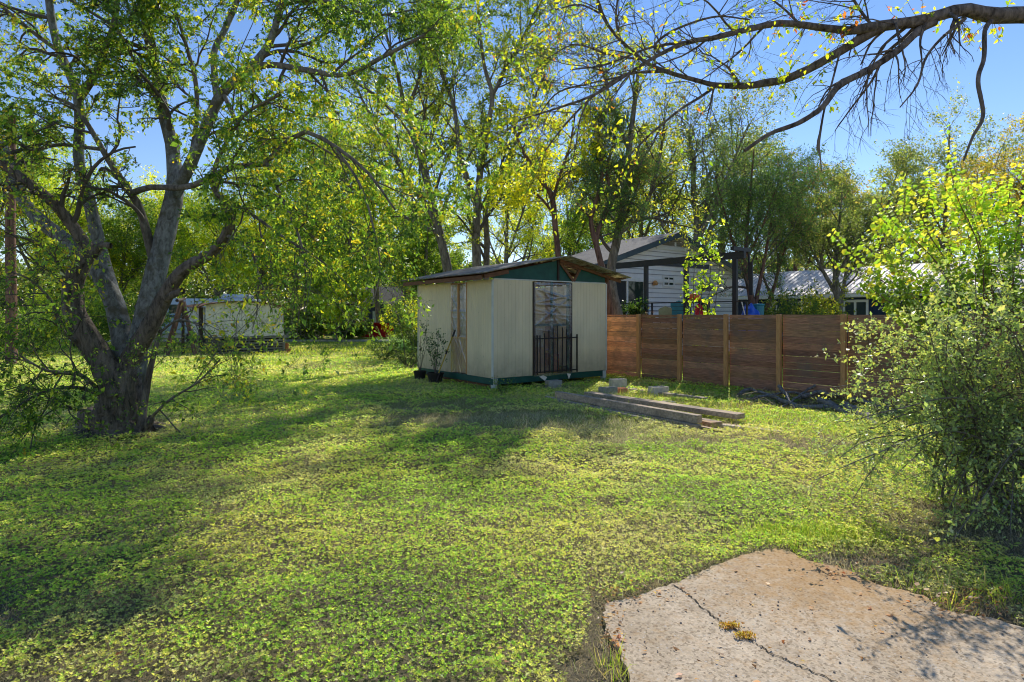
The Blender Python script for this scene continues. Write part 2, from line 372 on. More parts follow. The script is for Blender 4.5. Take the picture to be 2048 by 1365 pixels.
# ---------------------------------------------------------------- light, sky, camera
SAZ, SEL = math.radians(20), math.radians(38)
w = bpy.data.worlds.new("World"); sc.world = w; w.use_nodes = True; nt = w.node_tree
bg = nt.nodes['Background']; sky = nt.nodes.new('ShaderNodeTexSky'); sky.sky_type = 'NISHITA'; sky.sun_disc = False
sky.sun_elevation = SEL; sky.sun_rotation = SAZ; sky.air_density = 1.0; sky.dust_density = 0.0; sky.ozone_density = 3.0; sky.altitude = 200
hs = nt.nodes.new('ShaderNodeHueSaturation'); hs.inputs['Saturation'].default_value = 1.12; hs.inputs['Value'].default_value = 1.1; nt.links.new(sky.outputs[0], hs.inputs['Color']); nt.links.new(mixc(nt, 1.0, hs.outputs[0], (1.04, .93, .965), 'MULTIPLY'), bg.inputs[0]); bg.inputs[1].default_value = .15
sun = bpy.data.lights.new('sun', 'SUN'); sun.energy = 5.0; sun.angle = math.radians(.53); sun.color = (1, .93, .82)
so = bpy.data.objects.new('sun', sun); col.objects.link(so)
tv = Vector((-math.sin(SAZ)*math.cos(SEL), -math.cos(SAZ)*math.cos(SEL), -math.sin(SEL)))
so.rotation_euler = tv.to_track_quat('-Z', 'Y').to_euler(); so.location = (10, 30, 25)
cam = bpy.data.cameras.new('camera'); co = bpy.data.objects.new('camera', cam); col.objects.link(co)
cam.sensor_width = 36; cam.lens = F/2048*36; cam.shift_y = -(682.5-HZ)/2048; cam.clip_end = 2000; cam.clip_start = .05
co.location = (0, 0, H); co.rotation_euler = (PI/2, 0, 0); sc.camera = co
sc.view_settings.view_transform = 'Standard'; sc.view_settings.look = 'None'; sc.view_settings.exposure = 0
sc.cycles.max_bounces = 8; sc.cycles.transparent_max_bounces = 12; sc.cycles.diffuse_bounces = 5; sc.cycles.glossy_bounces = 2; sc.cycles.transmission_bounces = 4
sc.cycles.use_adaptive_sampling = True; sc.cycles.adaptive_threshold = .02
sc.cycles.use_denoising = True; sc.cycles.filter_width = 1.1; sc.cycles.denoising_prefilter = 'ACCURATE'; sc.cycles.caustics_reflective = False; sc.cycles.caustics_refractive = False
# ---------------------------------------------------------------- the ground
MG = ground_mat()
def sheet(name, pts, z, mat, kind='structure'):
    mb = MB(); mb.add([(p[0], p[1], z) for p in pts], [tuple(range(len(pts)))])
    return tag(mb.build(name, mat), kind=kind)
sheet('ground', [(-400, -30), (400, -30), (400, 600), (-400, 600)], 0, MG)
M['road'] = plain('pale_road', (.42, .40, .36), .9, .12, 2)
sheet('road', [(-90, 40.5), (6, 41.5), (6, 44.6), (-90, 44.6)], .012, M['road'])
slab_px = [(1262,1365),(1236,1310),(1211,1270),(1206,1240),(1213,1219),(1270,1203),(1345,1178),(1390,1157),(1442,1136),(1490,1118),(1530,1108),(1560,1106),(1585,1114),(1612,1130),(1660,1140),(1702,1152),(1748,1178),(1800,1190),(1850,1203),(1887,1232),(1930,1240),(1980,1246),(2048,1268)]
sl = [G(*p)[:2] for p in slab_px]
rr = random.Random(3)
fine = []
for i in range(len(sl)-1):
    for k in range(6):
        q = sl[i]*(1-k/6)+sl[i+1]*(k/6); fine.append((q[0]+rr.uniform(-.012, .012), q[1]+rr.uniform(-.012, .012)))
fine.append(tuple(sl[-1])); fine += [(4.2, 2.55), (4.2, .2), (.2, .2), (.35, 1.6)]
SLAB = np.array(fine)
mb = MB(); n = len(fine); mb.add([(x, y, .035) for x, y in fine]+[(x, y, -.02) for x, y in fine], [tuple(range(n))[::-1]]+[(i, (i+1) % n, n+(i+1) % n, n+i) for i in range(n)])
slab = mb.build('concrete_slab', slab_mat()); tag(slab, kind='structure')
def inpoly(x, y, poly):
    c = np.zeros(len(x), bool); j = len(poly)-1
    for i in range(len(poly)):
        xi, yi = poly[i]; xj, yj = poly[j]
        c ^= ((yi > y) != (yj > y)) & (x < (xj-xi)*(y-yi)/(yj-yi+1e-12)+xi); j = i
    return c
# crack across the slab
cp = [(1345,1180),(1372,1198),(1395,1218),(1420,1240),(1447,1259),(1474,1274),(1498,1293),(1520,1306),(1545,1322),(1591,1344),(1642,1366),(1700,1392),(1760,1425)]
cl, _ = smoothline([G(*p) for p in cp], [1]*len(cp), 90)
mb = MB(); vs = []
for i, p in enumerate(cl):
    wv = .0018+.0045*rr.random(); o = rr.uniform(-.010, .010); t = cl[min(i+1, 89)]-cl[max(i-1, 0)]; t /= np.linalg.norm(t); nn = V3(-t[1], t[0], 0)
    vs += [p+nn*(o+wv)+V3(0,0,.039), p+nn*(o-wv)+V3(0,0,.039)]
mb.add(vs, [(2*i, 2*i+1, 2*i+3, 2*i+2) for i in range(89)])
mb.build('crack', plain('crack_dirt', (.03, .024, .016), .95), slab)
# ---------------------------------------------------------------- ground cover
def value_noise(x, y, s, seed):
    r = np.random.default_rng(seed); g = r.random((64, 64)); xi = x/s; yi = y/s
    i = np.floor(xi).astype(int); j = np.floor(yi).astype(int); u = xi-i; v = yi-j; u = u*u*(3-2*u); v = v*v*(3-2*v)
    a = g[i % 64, j % 64]; b = g[(i+1) % 64, j % 64]; c = g[i % 64, (j+1) % 64]; d = g[(i+1) % 64, (j+1) % 64]
    return a*(1-u)*(1-v)+b*u*(1-v)+c*(1-u)*v+d*u*v
def fbm(x, y, s, seed): return .5*value_noise(x, y, s, seed)+.3*value_noise(x, y, s/2.1, seed+1)+.2*value_noise(x, y, s/4.3, seed+2)
def bare(x, y):                             # 0 = closed cover, 1 = bare soil
    b = np.zeros(len(x))
    for (px, py, rx, ry, k) in [(960,845,1.7,.8,.95),(1130,850,1.8,.8,1.0),(1080,835,1.6,.6,.9),(1250,880,1.4,.5,.6),(1500,880,1.6,.5,.5),(1190,812,.6,.5,.85),(1290,832,.6,.45,.85),(1390,852,.5,.4,.8),(1235,793,.7,.5,.8),(1320,797,.6,.4,.8),(1440,856,.5,.3,.7),(1107,780,.5,.4,.7),(1640,900,1.4,.6,.4),(240,860,1.2,.9,.8),(2000,1060,.7,.7,.7),(1950,1220,.6,.3,.8),(1215,1330,.28,.35,1.0),(1200,1240,.12,.3,.8),(1690,1130,.28,.12,.9),(900,815,1.5,.9,.55),(1600,815,2.2,.5,.6)]:
        g = G(px, py); b = np.maximum(b, k*np.exp(-(((x-g[0])/rx)**2+((y-g[1])/ry)**2)))
    return b
SEG = SLAB[:140]
def edge_dist(x, y):
    d = np.full(len(x), 9.0); k = np.where(y < 5.2)[0]
    for c in range(0, len(k), 40000):
        q = k[c:c+40000]; d[q] = np.sqrt(np.min((x[q, None]-SEG[None, :, 0])**2+(y[q, None]-SEG[None, :, 1])**2, 1))
    return d
def scatter(R, y0, y1, dens):
    A = (y1-y0)*((.92*y0+2.2)+(.92*y1+2.2)); n = int(A*dens)
    y = y0+(y1-y0)*R.random(n); x = (R.random(n)*2-1)*(.92*y1+2.2); k = np.abs(x) < .92*y+2.2
    return x[k], y[k]
C0 = V3(-.47, 14.5, 0); U = V3(-.589, .808, 0); W_ = V3(.808, .589, 0)
SHED = np.array([(C0+a*W_+b*U)[:2] for a, b in ((.1,.1),(3.7,.1),(3.7,3.8),(.1,3.8))])
R = np.random.default_rng(11)
LV = []; LC = []; SV = []; SCc = []
bands = [(1.0, 3.0, 4200, .015), (3.0, 5, 11500, .0118), (5, 7, 7600, .0142), (7, 9.5, 4300, .0185), (9.5, 13, 2500, .0225), (13, 18, 1250, .030), (18, 26, 380, .048)]
for y0, y1, dens, size in bands:
    x, y = scatter(R, y0, y1, dens/3.7)
    big = fbm(x, y, 1.7, 5); sm = fbm(x, y, .28, 9); b = bare(x, y)
    keep = (sm+.35*big) > (.28+.75*b+.10*R.random(len(x))); keep &= ~inpoly(x, y, SHED)
    wob = (fbm(x, y, .16, 51)-.42); ins = inpoly(x, y, SLAB); ed = edge_dist(x, y); keep &= np.where(ins, ed < .10*wob, ed > .16*(.5-fbm(x, y, .5, 61)*.8)+.05*(.5-wob)*R.random(len(x)))
    x, y, big, sm, b = (q[keep] for q in (x, y, big, sm, b))
    k = len(x); h = np.clip(.02+.14*(sm-.25)+.04*big, .012, .15)*(1-.6*b)
    z = h*(.25+.75*np.sqrt(R.random(k)))
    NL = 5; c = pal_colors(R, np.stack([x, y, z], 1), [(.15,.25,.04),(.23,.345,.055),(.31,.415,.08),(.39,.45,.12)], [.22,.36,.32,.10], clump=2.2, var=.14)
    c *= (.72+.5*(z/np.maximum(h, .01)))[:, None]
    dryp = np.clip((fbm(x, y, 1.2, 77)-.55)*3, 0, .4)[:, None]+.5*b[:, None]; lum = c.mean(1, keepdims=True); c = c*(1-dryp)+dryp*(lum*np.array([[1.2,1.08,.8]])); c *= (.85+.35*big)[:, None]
    sz = size*(.7+.75*R.random(k)); az = np.repeat(R.random(k)*2*PI, NL)+np.tile(np.arange(NL)*2*PI/NL, k)+.35*R.normal(size=k*NL); el = .15+.95*R.random(k*NL)
    p = np.repeat(np.stack([x, y, z], 1), NL, 0); c = np.repeat(c, NL, 0)*np.exp(.10*R.normal(size=k*NL))[:, None]; k = k*NL
    d = np.stack([np.cos(az)*np.cos(el), np.sin(az)*np.cos(el), np.sin(el)], 1)
    rv = R.normal(size=(k, 3))*.22+np.array([[0, 0, 1.]]); wv = nrm(np.cross(d, rv)); nv = np.cross(wv, d)
    L = np.repeat(sz, NL)[:, None]*(.75+.5*R.random((k, 1))); Wd = L*.30
    p = p+d*L*.15
    v = np.empty((k, 4, 3)); v[:, 0] = p; v[:, 1] = p+d*L*.5+wv*Wd+nv*L*.12; v[:, 2] = p+d*L-nv*L*.05; v[:, 3] = p+d*L*.5-wv*Wd+nv*L*.12
    LV.append(v); LC.append(c)
    # dry stalks between the leaves
    ds = dens*.38; x, y = scatter(R, y0, y1, ds)
    keep = (fbm(x, y, 1.1, 21) > .40-.3*bare(x, y)) & ~inpoly(x, y, SLAB) & ~inpoly(x, y, SHED); x, y = x[keep], y[keep]; k = len(x)
    p = np.stack([x, y, R.random(k)*.04], 1); d = R.normal(size=(k, 3))*.7; d[:, 2] = np.abs(d[:, 2])+.45; d = nrm(d)
    wv = nrm(np.cross(d, R.normal(size=(k, 3)))); L = (size*3.0*np.exp(.35*R.normal(size=k)))[:, None]; wd = size*.07
    v = np.empty((k, 4, 3)); v[:, 0] = p-wv*wd; v[:, 1] = p+wv*wd; v[:, 2] = p+d*L+wv*wd*.4; v[:, 3] = p+d*L-wv*wd*.4
    c = pal_colors(R, p, [(.15,.12,.105),(.24,.205,.18),(.32,.285,.24),(.15,.19,.05)], [.3,.33,.22,.15], clump=1.1)
    SV.append(v); SCc.append(c)
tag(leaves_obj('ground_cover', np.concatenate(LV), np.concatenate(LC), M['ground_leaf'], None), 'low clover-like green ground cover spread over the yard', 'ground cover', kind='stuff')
tag(leaves_obj('dry_stalks', np.concatenate(SV), np.concatenate(SCc), M['ground_leaf'], None), 'thin dry stalks among the green ground cover', 'dry stalks', kind='stuff')
# grass blades: tufts near the slab apex, around the shed and out over the far lawn
GV = []; GC = []
def blades(x, y, L, wd, pal, wts, lean=.45):
    k = len(x); p = np.stack([x, y, np.zeros(k)], 1); d = R.normal(size=(k, 3))*lean; d[:, 2] = 1; d = nrm(d)
    wv = nrm(np.cross(d, R.normal(size=(k, 3)))); Lk = (L*np.exp(.3*R.normal(size=k)))[:, None]
    v = np.empty((k, 4, 3)); v[:, 0] = p-wv*wd; v[:, 1] = p+wv*wd; v[:, 2] = p+d*Lk+wv*wd*.15; v[:, 3] = p+d*Lk-wv*wd*.15
    GV.append(v); GC.append(pal_colors(R, p, pal, wts))
gp = [(.10,.17,.02),(.19,.25,.035),(.30,.31,.06),(.30,.25,.13)]
for (px, py, rx, ry, n_) in [(1620,1075,.5,.25,1500),(1225,1340,.10,.16,70),(1000,790,1.5,.6,1500),(1200,800,1.3,.8,1200),(1500,830,1.6,1.,1500),(1960,1200,.7,.3,500),(880,770,1.5,.7,900),(1330,800,2,1.2,1500),(1700,860,1.5,.8,900)]:
    g = G(px, py); x = g[0]+rx*R.normal(size=n_)*.6; y = g[1]+ry*R.normal(size=n_)*.6; k = ~inpoly(x, y, SLAB); blades(x[k], y[k], .09 if py > 1000 else .10, .0035 if py > 1000 else .006, gp, [.3,.4,.2,.1])
x, y = scatter(R, 14, 24, 260); k = (fbm(x, y, 2.5, 31) > .42) & ~inpoly(x, y, SHED); blades(x[k], y[k], .07, .012, gp, [.25,.4,.25,.1])
x, y = scatter(R, 24, 40, 60); blades(x, y, .09, .022, gp, [.2,.4,.3,.1])
tag(leaves_obj('grass', np.concatenate(GV), np.concatenate(GC), M['ground_leaf'], None), 'short grass blades growing through the lawn', 'grass', kind='stuff')
# leaf litter
x, y = scatter(R, 2.0, 16, 11); k = ~inpoly(x, y, SHED); x, y = x[k], y[k]
extra = np.array([G(px+R.normal()*sx_, py+R.normal()*sy_)[:2] for px, py, sx_, sy_, n_ in [(240,870,70,10,220),(1950,1215,60,18,200),(1225,1280,14,40,70),(1700,1150,60,14,70),(1500,1250,200,60,40),(1300,1200,60,12,60)] for _ in range(n_)])
x = np.r_[x, extra[:, 0]]; y = np.r_[y, extra[:, 1]]
k = len(x); p = np.stack([x, y, np.where(inpoly(x, y, SLAB), .04, .03+.05*R.random(k))], 1)
lv = leaf_quads(R, p, np.zeros((k, 3)), .034, .55, droop=0, fold=.2); lv[:, :, 2] = p[:, None, 2]+(lv[:, :, 2]-p[:, None, 2])*.25+.006
tag(leaves_obj('fallen_leaves', lv, pal_colors(R, p, [(.20,.075,.03),(.28,.15,.06),(.12,.07,.04)], [.3,.4,.3]), M['ground_leaf'], None), 'brown fallen leaves scattered on the ground and slab', 'fallen leaves', kind='stuff')
# pebbles on the slab edges
mbp = MB()
for _ in range(170):
    px, py, s = rr.choice([(1225,1300,.22),(1240,1220,.15),(1700,1160,.25),(1930,1230,.3),(1700,1300,.8),(1500,1250,.7)]); g = G(px, py)
    x0 = g[0]+rr.gauss(0, s*.6); y0 = g[1]+rr.gauss(0, s*.3); r0 = rr.uniform(.002, .008)
    z0 = .036 if inpoly(np.array([x0]), np.array([y0]), SLAB)[0] else .004
    mbp.lathe((x0, y0, z0), [(0, r0*.9), (r0*.7, r0*.7), (r0, r0*.2), (r0*.8, 0)], 6)
tag(mbp.build('pebbles', plain('pebble', (.26, .21, .17), .9, .4, 60)), 'small pebbles scattered on the concrete slab edges', 'pebbles', kind='stuff')
# moss along the crack
for i, (px, py) in enumerate([(1460,1267),(1491,1287)]):
    g = G(px, py); k = 200; p = np.stack([g[0]+np.clip(R.normal(size=k), -1.8, 1.8)*.03, g[1]+np.clip(R.normal(size=k), -1.8, 1.8)*.016, .037+.016*R.random(k)], 1)
    tg = np.tile(V3(0,0,1), (k, 1)); o = leaves_obj('moss_tuft', leaf_quads(R, p, tg, .014, .6, droop=-.5), pal_colors(R, p, [(.20,.11,.03),(.17,.14,.035)], [.6,.4]), M['ground_leaf'], None)
    tag(o, ['orange brown moss tuft in the slab crack, farther one', 'yellowish moss tuft in the slab crack, nearer one'][i], 'moss')
# ================================================================ SHED
def S(t, s, z): return C0+t*W_+s*U+V3(0, 0, z)       # t along the front, s back along the side wall
shed = thing('garden_shed', (C0+2*W_+2*U), 'beige panelled shed with low gable roof and plastic sheet over its doorway', 'shed')
SF, SS, ZB, ZT = 3.84, 3.9, .31, 2.71
th = .04
def wall_front(mb, t0, t1, z0=ZB, z1=ZT):
    # shallow vertical ribs
    n = max(2, int((t1-t0)/.10)); w_ = (t1-t0)/n
    mb.obox(S(t0, .004, z0), W_*(t1-t0), U*(th-.004), V3(0,0,z1-z0))
    for i in range(n): mb.obox(S(t0+i*w_+.004, 0, z0), W_*(w_-.008), U*.004, V3(0,0,z1-z0))
def wall_side(mb, s0, s1, z0=ZB, z1=ZT, t=0.0, sg=1):
    n = max(2, int((s1-s0)/.10)); w_ = (s1-s0)/n
    mb.obox(S(t+sg*.004, s0, z0), U*(s1-s0), W_*sg*(th-.004), V3(0,0,z1-z0))
    for i in range(n): mb.obox(S(t, s0+i*w_+.004, z0), U*(w_-.008), W_*sg*.004, V3(0,0,z1-z0))
T0, T1 = 1.23, 2.56
mb = MB(); wall_front(mb, 0.03, T0); mb.build('wall', M['siding'], shed)
mb = MB(); wall_front(mb, T1, SF-.02); mb.build('wall', M['siding'], shed)
mb = MB(); wall_side(mb, .045, 1.17); wall_side(mb, 1.97, SS-.03); mb.build('wall', M['siding'], shed)
mb = MB(); wall_side(mb, .045, SS-.03, t=SF, sg=-1); mb.build('wall', M['siding'], shed)
mb = MB(); mb.obox(S(.05, SS-.04, ZB), W_*.9, U*.04, V3(0,0,ZT-ZB)); mb.obox(S(SF-.95, SS-.04, ZB), W_*.9, U*.04, V3(0,0,ZT-ZB)); mb.obox(S(.953, SS-.04, ZB), W_*1.93, U*.04, V3(0,0,.3)); mb.build('wall', M['siding'], shed)  # rear wall, with an opening added so sunlight reaches the interior
mb = MB()
for (t, s, a_, b_) in ((-.012, -.012, .035, .045), (SF-.02, -.012, .035, .045), (-.01, SS-.03, .045, .035)): m2 = MB(); m2.obox(S(t, s, ZB-.01), W_*a_, U*b_, V3(0,0,ZT-ZB+.01)); m2.build('corner_trim', M['trim_white'], shed)
mb.obox(S(.03, -.010, ZT), W_*(SF-.05), U*.05, V3(0,0,.03))
mb.build('head_trim', M['trim_white'], shed)
# base rim and floor
mb = MB()
mb.obox(S(.0, .01, .15), W_*SF, U*.05, V3(0,0,.155)); mb.obox(S(.01, .065, .15), W_*.05, U*(SS-.08), V3(0,0,.155)); mb.obox(S(SF-.06, .065, .15), W_*.05, U*(SS-.08), V3(0,0,.155))
mb.build('base_rim', M['green_paint'], shed)
mb = MB(); mb.obox(S(.07, .07, .20), W_*(SF-.14), U*(SS-.14), V3(0,0,.09)); mb.build('floor_deck', M['dark_wood'], shed)
for t, s in ((.02, .0), (SF-.13, .0), (.02, SS-.13), (SF-.13, SS-.13)):
    mb = MB(); mb.obox(S(t, s+.003-.012, 0), W_*.12, U*.12, V3(0,0,.30 if s < 1 else .15)); mb.build('foot_post', M['trim_white'] if s < 1 else M['cinder'], shed)
mb = MB(); mb.beam(S(.1, .02, .09), S(.1, SS, .12), .09, .07); mb.beam(S(1.2, .5, .08), S(1.3, SS, .10), .09, .09); mb.beam(S(2.6, .5, .08), S(2.6, SS, .10), .09, .09); mb.build('skid', M['rust_wood'], shed)
# gable panels in dark green, with the open triangle right of the ridge
RT = 2.12
def rz(t): return 3.33-.21*abs(t-RT)
mb = MB()
z0 = ZT+.032
def gab(mb, t0, t1, s=.02):
    vs = [S(t0, s, z0), S(t1, s, z0), S(t1, s, rz(t1)-.05), S(t0, s, rz(t0)-.05)]; vs += [v+U*.03 for v in vs]
    mb.add(vs, [(0,1,2,3),(7,6,5,4),(0,4,5,1),(1,5,6,2),(2,6,7,3),(3,7,4,0)])
gab(mb, .03, RT-.07)
mb.add([S(RT+.01,.02,z0), S(RT+.45,.02,z0), S(RT+.04,.02,rz(RT+.04)-.08), S(RT+.01,.02,rz(RT)-.08)], [(0,1,2,3)])
gab(mb, RT+.72, SF-.03)
mb.add([S(RT+.55,.02,z0), S(RT+.719,.02,z0), S(RT+.719,.02,rz(RT+.7)-.08)], [(0,1,2)])
mb.build('gable_panel', M['green_paint'], shed)
mb = MB(); mb.obox(S(RT-.06, -.005, z0), W_*.06, U*.05, V3(0,0,.55)); mb.build('centre_strut', M['dark_wood'], shed)
mb = MB()
mb.beam(S(RT+.03, -.01, rz(RT)-.12), S(RT+.48, -.01, z0+.01), .03, .07, up=(0,0,1)); mb.beam(S(RT+.70, -.01, rz(RT+.7)-.12), S(RT+.50, -.01, z0+.01), .03, .07)
mb.beam(S(RT+.02, .0, rz(RT)-.10), S(RT+.75, .0, rz(RT+.75)-.13), .03, .06)
mb.build('vent_brace', M['rust_wood'], shed)
# rafters, fascia
mb = MB()
mb.beam(S(-.34, -.06, rz(-.34)-.07), S(-.34, SS+.25, rz(-.34)-.07), .03, .10)
mb.beam(S(-.30, -.10, rz(-.3)-.06), S(.4, -.10, rz(.4)-.06), .03, .10)
for s in (.3, 1.1, 1.9, 2.7, 3.5): mb.beam(S(-.32, s, rz(-.32)-.07), S(RT, s, rz(RT)-.07), .04, .08)
mb.build('fascia', M['rust_wood'], shed)
mb = MB()
for s in (-.02, .9, 1.9, 2.9, 3.9): mb.beam(S(RT, s, rz(RT)-.06), S(SF+.55, s, rz(SF+.55)-.06), .04, .08)
for t in (2.9, 3.7, 4.3): mb.beam(S(t, -.3, rz(t)-.012), S(t, SS+.2, rz(t)-.012), .05, .02)
mb.beam(S(SF+.05, -.02, ZT+.12), S(SF+.05, SS, ZT+.12), .04, .16)
mb.build('rafter', M['rust_wood'], shed)
def corr(mb, ta, tb, sa, sb, lift, amp=.018, k=.076, jag=0):
    ns = int((sb-sa)/k*4); nt_ = 4; vs = []; fs = []
    for i in range(ns+1):
        s = sa+(sb-sa)*i/ns; dz = amp*math.sin(i*PI/2)
        for j in range(nt_+1):
            tt = ta+(tb-ta)*j/nt_+(jag*math.sin(s*9+1)*(j == nt_))
            vs.append(S(tt, s, rz(tt)+lift+dz))
    for i in range(ns):
        for j in range(nt_): a = i*(nt_+1)+j; fs.append((a, a+1, a+nt_+2, a+nt_+1))
    mb.add(vs, fs)
mb = MB(); corr(mb, RT+.05, -.40, -.22, SS+.3, .04); o = mb.build('roof', M['tin'], shed); m_ = o.modifiers.new('solid', 'SOLIDIFY'); m_.thickness = .006
mb = MB(); corr(mb, RT-.02, SF+.62, -.42, SS+.3, .035, jag=.05); o = mb.build('roof', M['fiber'], shed); m_ = o.modifiers.new('solid', 'SOLIDIFY'); m_.thickness = .004
o['label'] = 'blotchy translucent corrugated roof sheet on the right slope'
# doorway
door = MB(); door.obox(S(T0+.003, -.02, ZB), W_*.075, U*.09, V3(0,0,ZT-ZB-.02)); door.obox(S(T1-.078, -.02, ZB), W_*.075, U*.09, V3(0,0,ZT-ZB-.02)); do = door.build('door_frame', M['dark_wood'], shed)
mb = MB(); mb.obox(S(1.865, .02, ZB), W_*.06, U*.04, V3(0,0,ZT-ZB-.01)); mb.obox(S(T1-.15, .02, ZB), W_*.07, U*.04, V3(0,0,ZT-ZB-.01)); mb.obox(S(T0+.08, .02, ZB), W_*.03, U*.04, V3(0,0,ZT-ZB-.01)); mb.obox(S(T0+.08, .065, 1.55), W_*1.16, U*.03, V3(0,0,.07)); mb.build('door_stile', M['green_paint'], do)
def plastic(a, b, z0, z1, fn, seed, amp=.022):
    nx, nz = 50, 110; R2 = np.random.default_rng(seed); ph = R2.random(12)*6.28; vs = []; fs = []; wd0 = b-a; ht0 = z1-z0; CR = []
    for q_ in range(20):
        an = R2.choice([-1, 1])*(.35+1.0*R2.random()) if q_ % 3 else PI/2+.12*R2.normal(); CR.append((wd0*R2.random(), ht0*(1-.9*R2.random()**1.5), math.cos(an), math.sin(an), .008+.018*R2.random(), .4+.6*R2.random()))
    for i in range(nx+1):
        for j in range(nz+1):
            u = i/nx; v = j/nz; x = a+(b-a)*u; z = z0+(z1-z0)*v
            e = math.sin(PI*u)**.5
            dd = .25*math.sin(5*v+3*u+ph[0])
            for (cx, cz, ca, sa, wd_, h_) in CR:
                q = (x-a-cx)*ca+(z-z0-cz)*sa; dd += h_*math.exp(-(q/wd_)**2)*(.4+.6*math.sin(3*v+ph[1]+cx*9)**2)
            vs.append(fn(x, amp*e*dd, z))
    for i in range(nx):
        for j in range(nz): q = i*(nz+1)+j; fs.append((q, q+nz+1, q+nz+2, q+1))
    m2 = MB(); m2.add(vs, fs); return m2
o = plastic(T0+.04, T1-.04, ZB-.03, ZT-.03, lambda x, d, z: S(x, -.028-d, z), 2).build('plastic_sheet', M['plastic'], shed, smooth=True)
o['label'] = 'creased clear plastic sheet stretched over the doorway'
mb = MB(); mb.add([S(1.42,-.03,.27), S(1.60,-.035,.15), S(1.68,-.03,.24), S(1.55,-.03,.30)], [(0,1,2,3)]); mb.build('sheet_tail', M['canvas'], o); mb = MB(); mb.add([S(2.36,-.03,.30), S(2.42,-.035,.14), S(2.50,-.03,.28)], [(0,1,2)]); mb.build('sheet_tail', M['canvas'], o)
# side window bay
wf = MB(); wf.obox(S(-.015, 1.17, ZB+.02), W_*.05, U*.035, V3(0,0,ZT-ZB-.04)); wf.obox(S(-.015, 1.935, ZB+.02), W_*.05, U*.035, V3(0,0,ZT-ZB-.04)); wf.obox(S(-.015, 1.207, ZT-.06), W_*.04, U*.726, V3(0,0,.04)); wf.obox(S(-.012, 1.207, 1.22), W_*.04, U*.726, V3(0,0,.05))
wf.obox(S(-.05, 1.52, 1.275), W_*.06, U*.05, V3(0,0,ZT-1.34)); wf = wf.build('window_frame', M['post_wood'], shed)
mb = MB()
for i in range(9): mb.obox(S(.004, 1.215+i*.08, ZB+.03), W_*.03, U*.062, V3(0,0,1.22-ZB-.035), (1.9, 1.5, 1.1))
mb.build('slat_panel', plain('peach_slats', (.50, .30, .17), .8, .15, 4), wf)
mb = MB(); mb.obox(S(.036, 1.208, ZB+.02), W_*.01, U*.724, V3(0,0,ZT-ZB-.05)); mb.build('backing', plain('grey_backing', (.36, .33, .29), .8), wf)
plastic(1.175, 1.965, ZB+.03, ZT-.02, lambda x, d, z: S(-.02-d, x, z), 7, .018).build('plastic_sheet', M['plastic'], wf, smooth=True)
# railing across the doorway
mb = MB(); mb.beam(S(1.27, -.09, 1.24), S(2.68, -.09, 1.25), .025, .03); mb.beam(S(1.27, -.09, .385), S(2.68, -.09, .395), .025, .03)
hs = [1.31, 1.33, 1.38, 1.46, 1.50, 1.58, 1.52, 1.47, 1.36, 1.33]
for t, a in ((1.30, 0), (2.65, 0)): mb.obox(S(t, -.10, .33), W_*.03, U*.03, V3(0,0,1.0))
for i, h_ in enumerate(hs[1:-1]): mb.obox(S(1.38+i*.147+rr.uniform(-.01, .01), -.115, .36), W_*.024, U*.02, V3(rr.uniform(-.01,.01), 0, h_-.36))
mb.build('railing', M['iron'], shed)
# things kept inside the shed
def boxthing(name, t, s, z, a, b, c, mat, lab, cat, rot=0):
    mb = MB(); q = S(t, s, z+c/2); ang = math.atan2(W_[1], W_[0])+rot
    mb.box(q, (a, b, c), ang); q2 = MB
    r_ = thing(name, S(t, s, z), lab, cat); mb.build('carton', mat, r_, bevel=.01)
    m2 = MB(); m2.box(q+V3(0, 0, c/2+.002), (a*.18, b*1.0, .004), ang); m2.build('tape_strip', M['post_wood'], r_)
boxthing('storage_box', 1.6, .5, .29, .5, .45, .7, M['brown_card'], 'large brown carton standing behind the plastic sheet on the left', 'box')
boxthing('storage_box', 2.2, .55, .29, .45, .4, .5, plain('rust_carton', (.42,.14,.07), .8), 'reddish carton standing behind the plastic sheet on the right', 'box', .2)
boxthing('storage_box', 1.65, .5, .995, .4, .35, .5, plain('cream_carton', (.55,.47,.33), .8), 'cream carton stacked on the large brown carton in the doorway', 'box', .15)
t_ = thing('shelf_rack', S(1.9, 1.2, .29), 'brown shelf rack seen dimly through the doorway plastic', 'shelf')
for z_ in (.8, 1.35, 1.9, 2.35):
    mb = MB(); mb.obox(S(1.1, 1.15, z_), W_*1.8, U*.4, V3(0,0,.035)); mb.build('shelf', M['brown_card'], t_)
for tt in (1.08, 2.92):
    mb = MB(); mb.obox(S(tt, 1.12, .29), W_*.05, U*.45, V3(0,0,2.2)); mb.build('upright', M['brown_card'], t_)
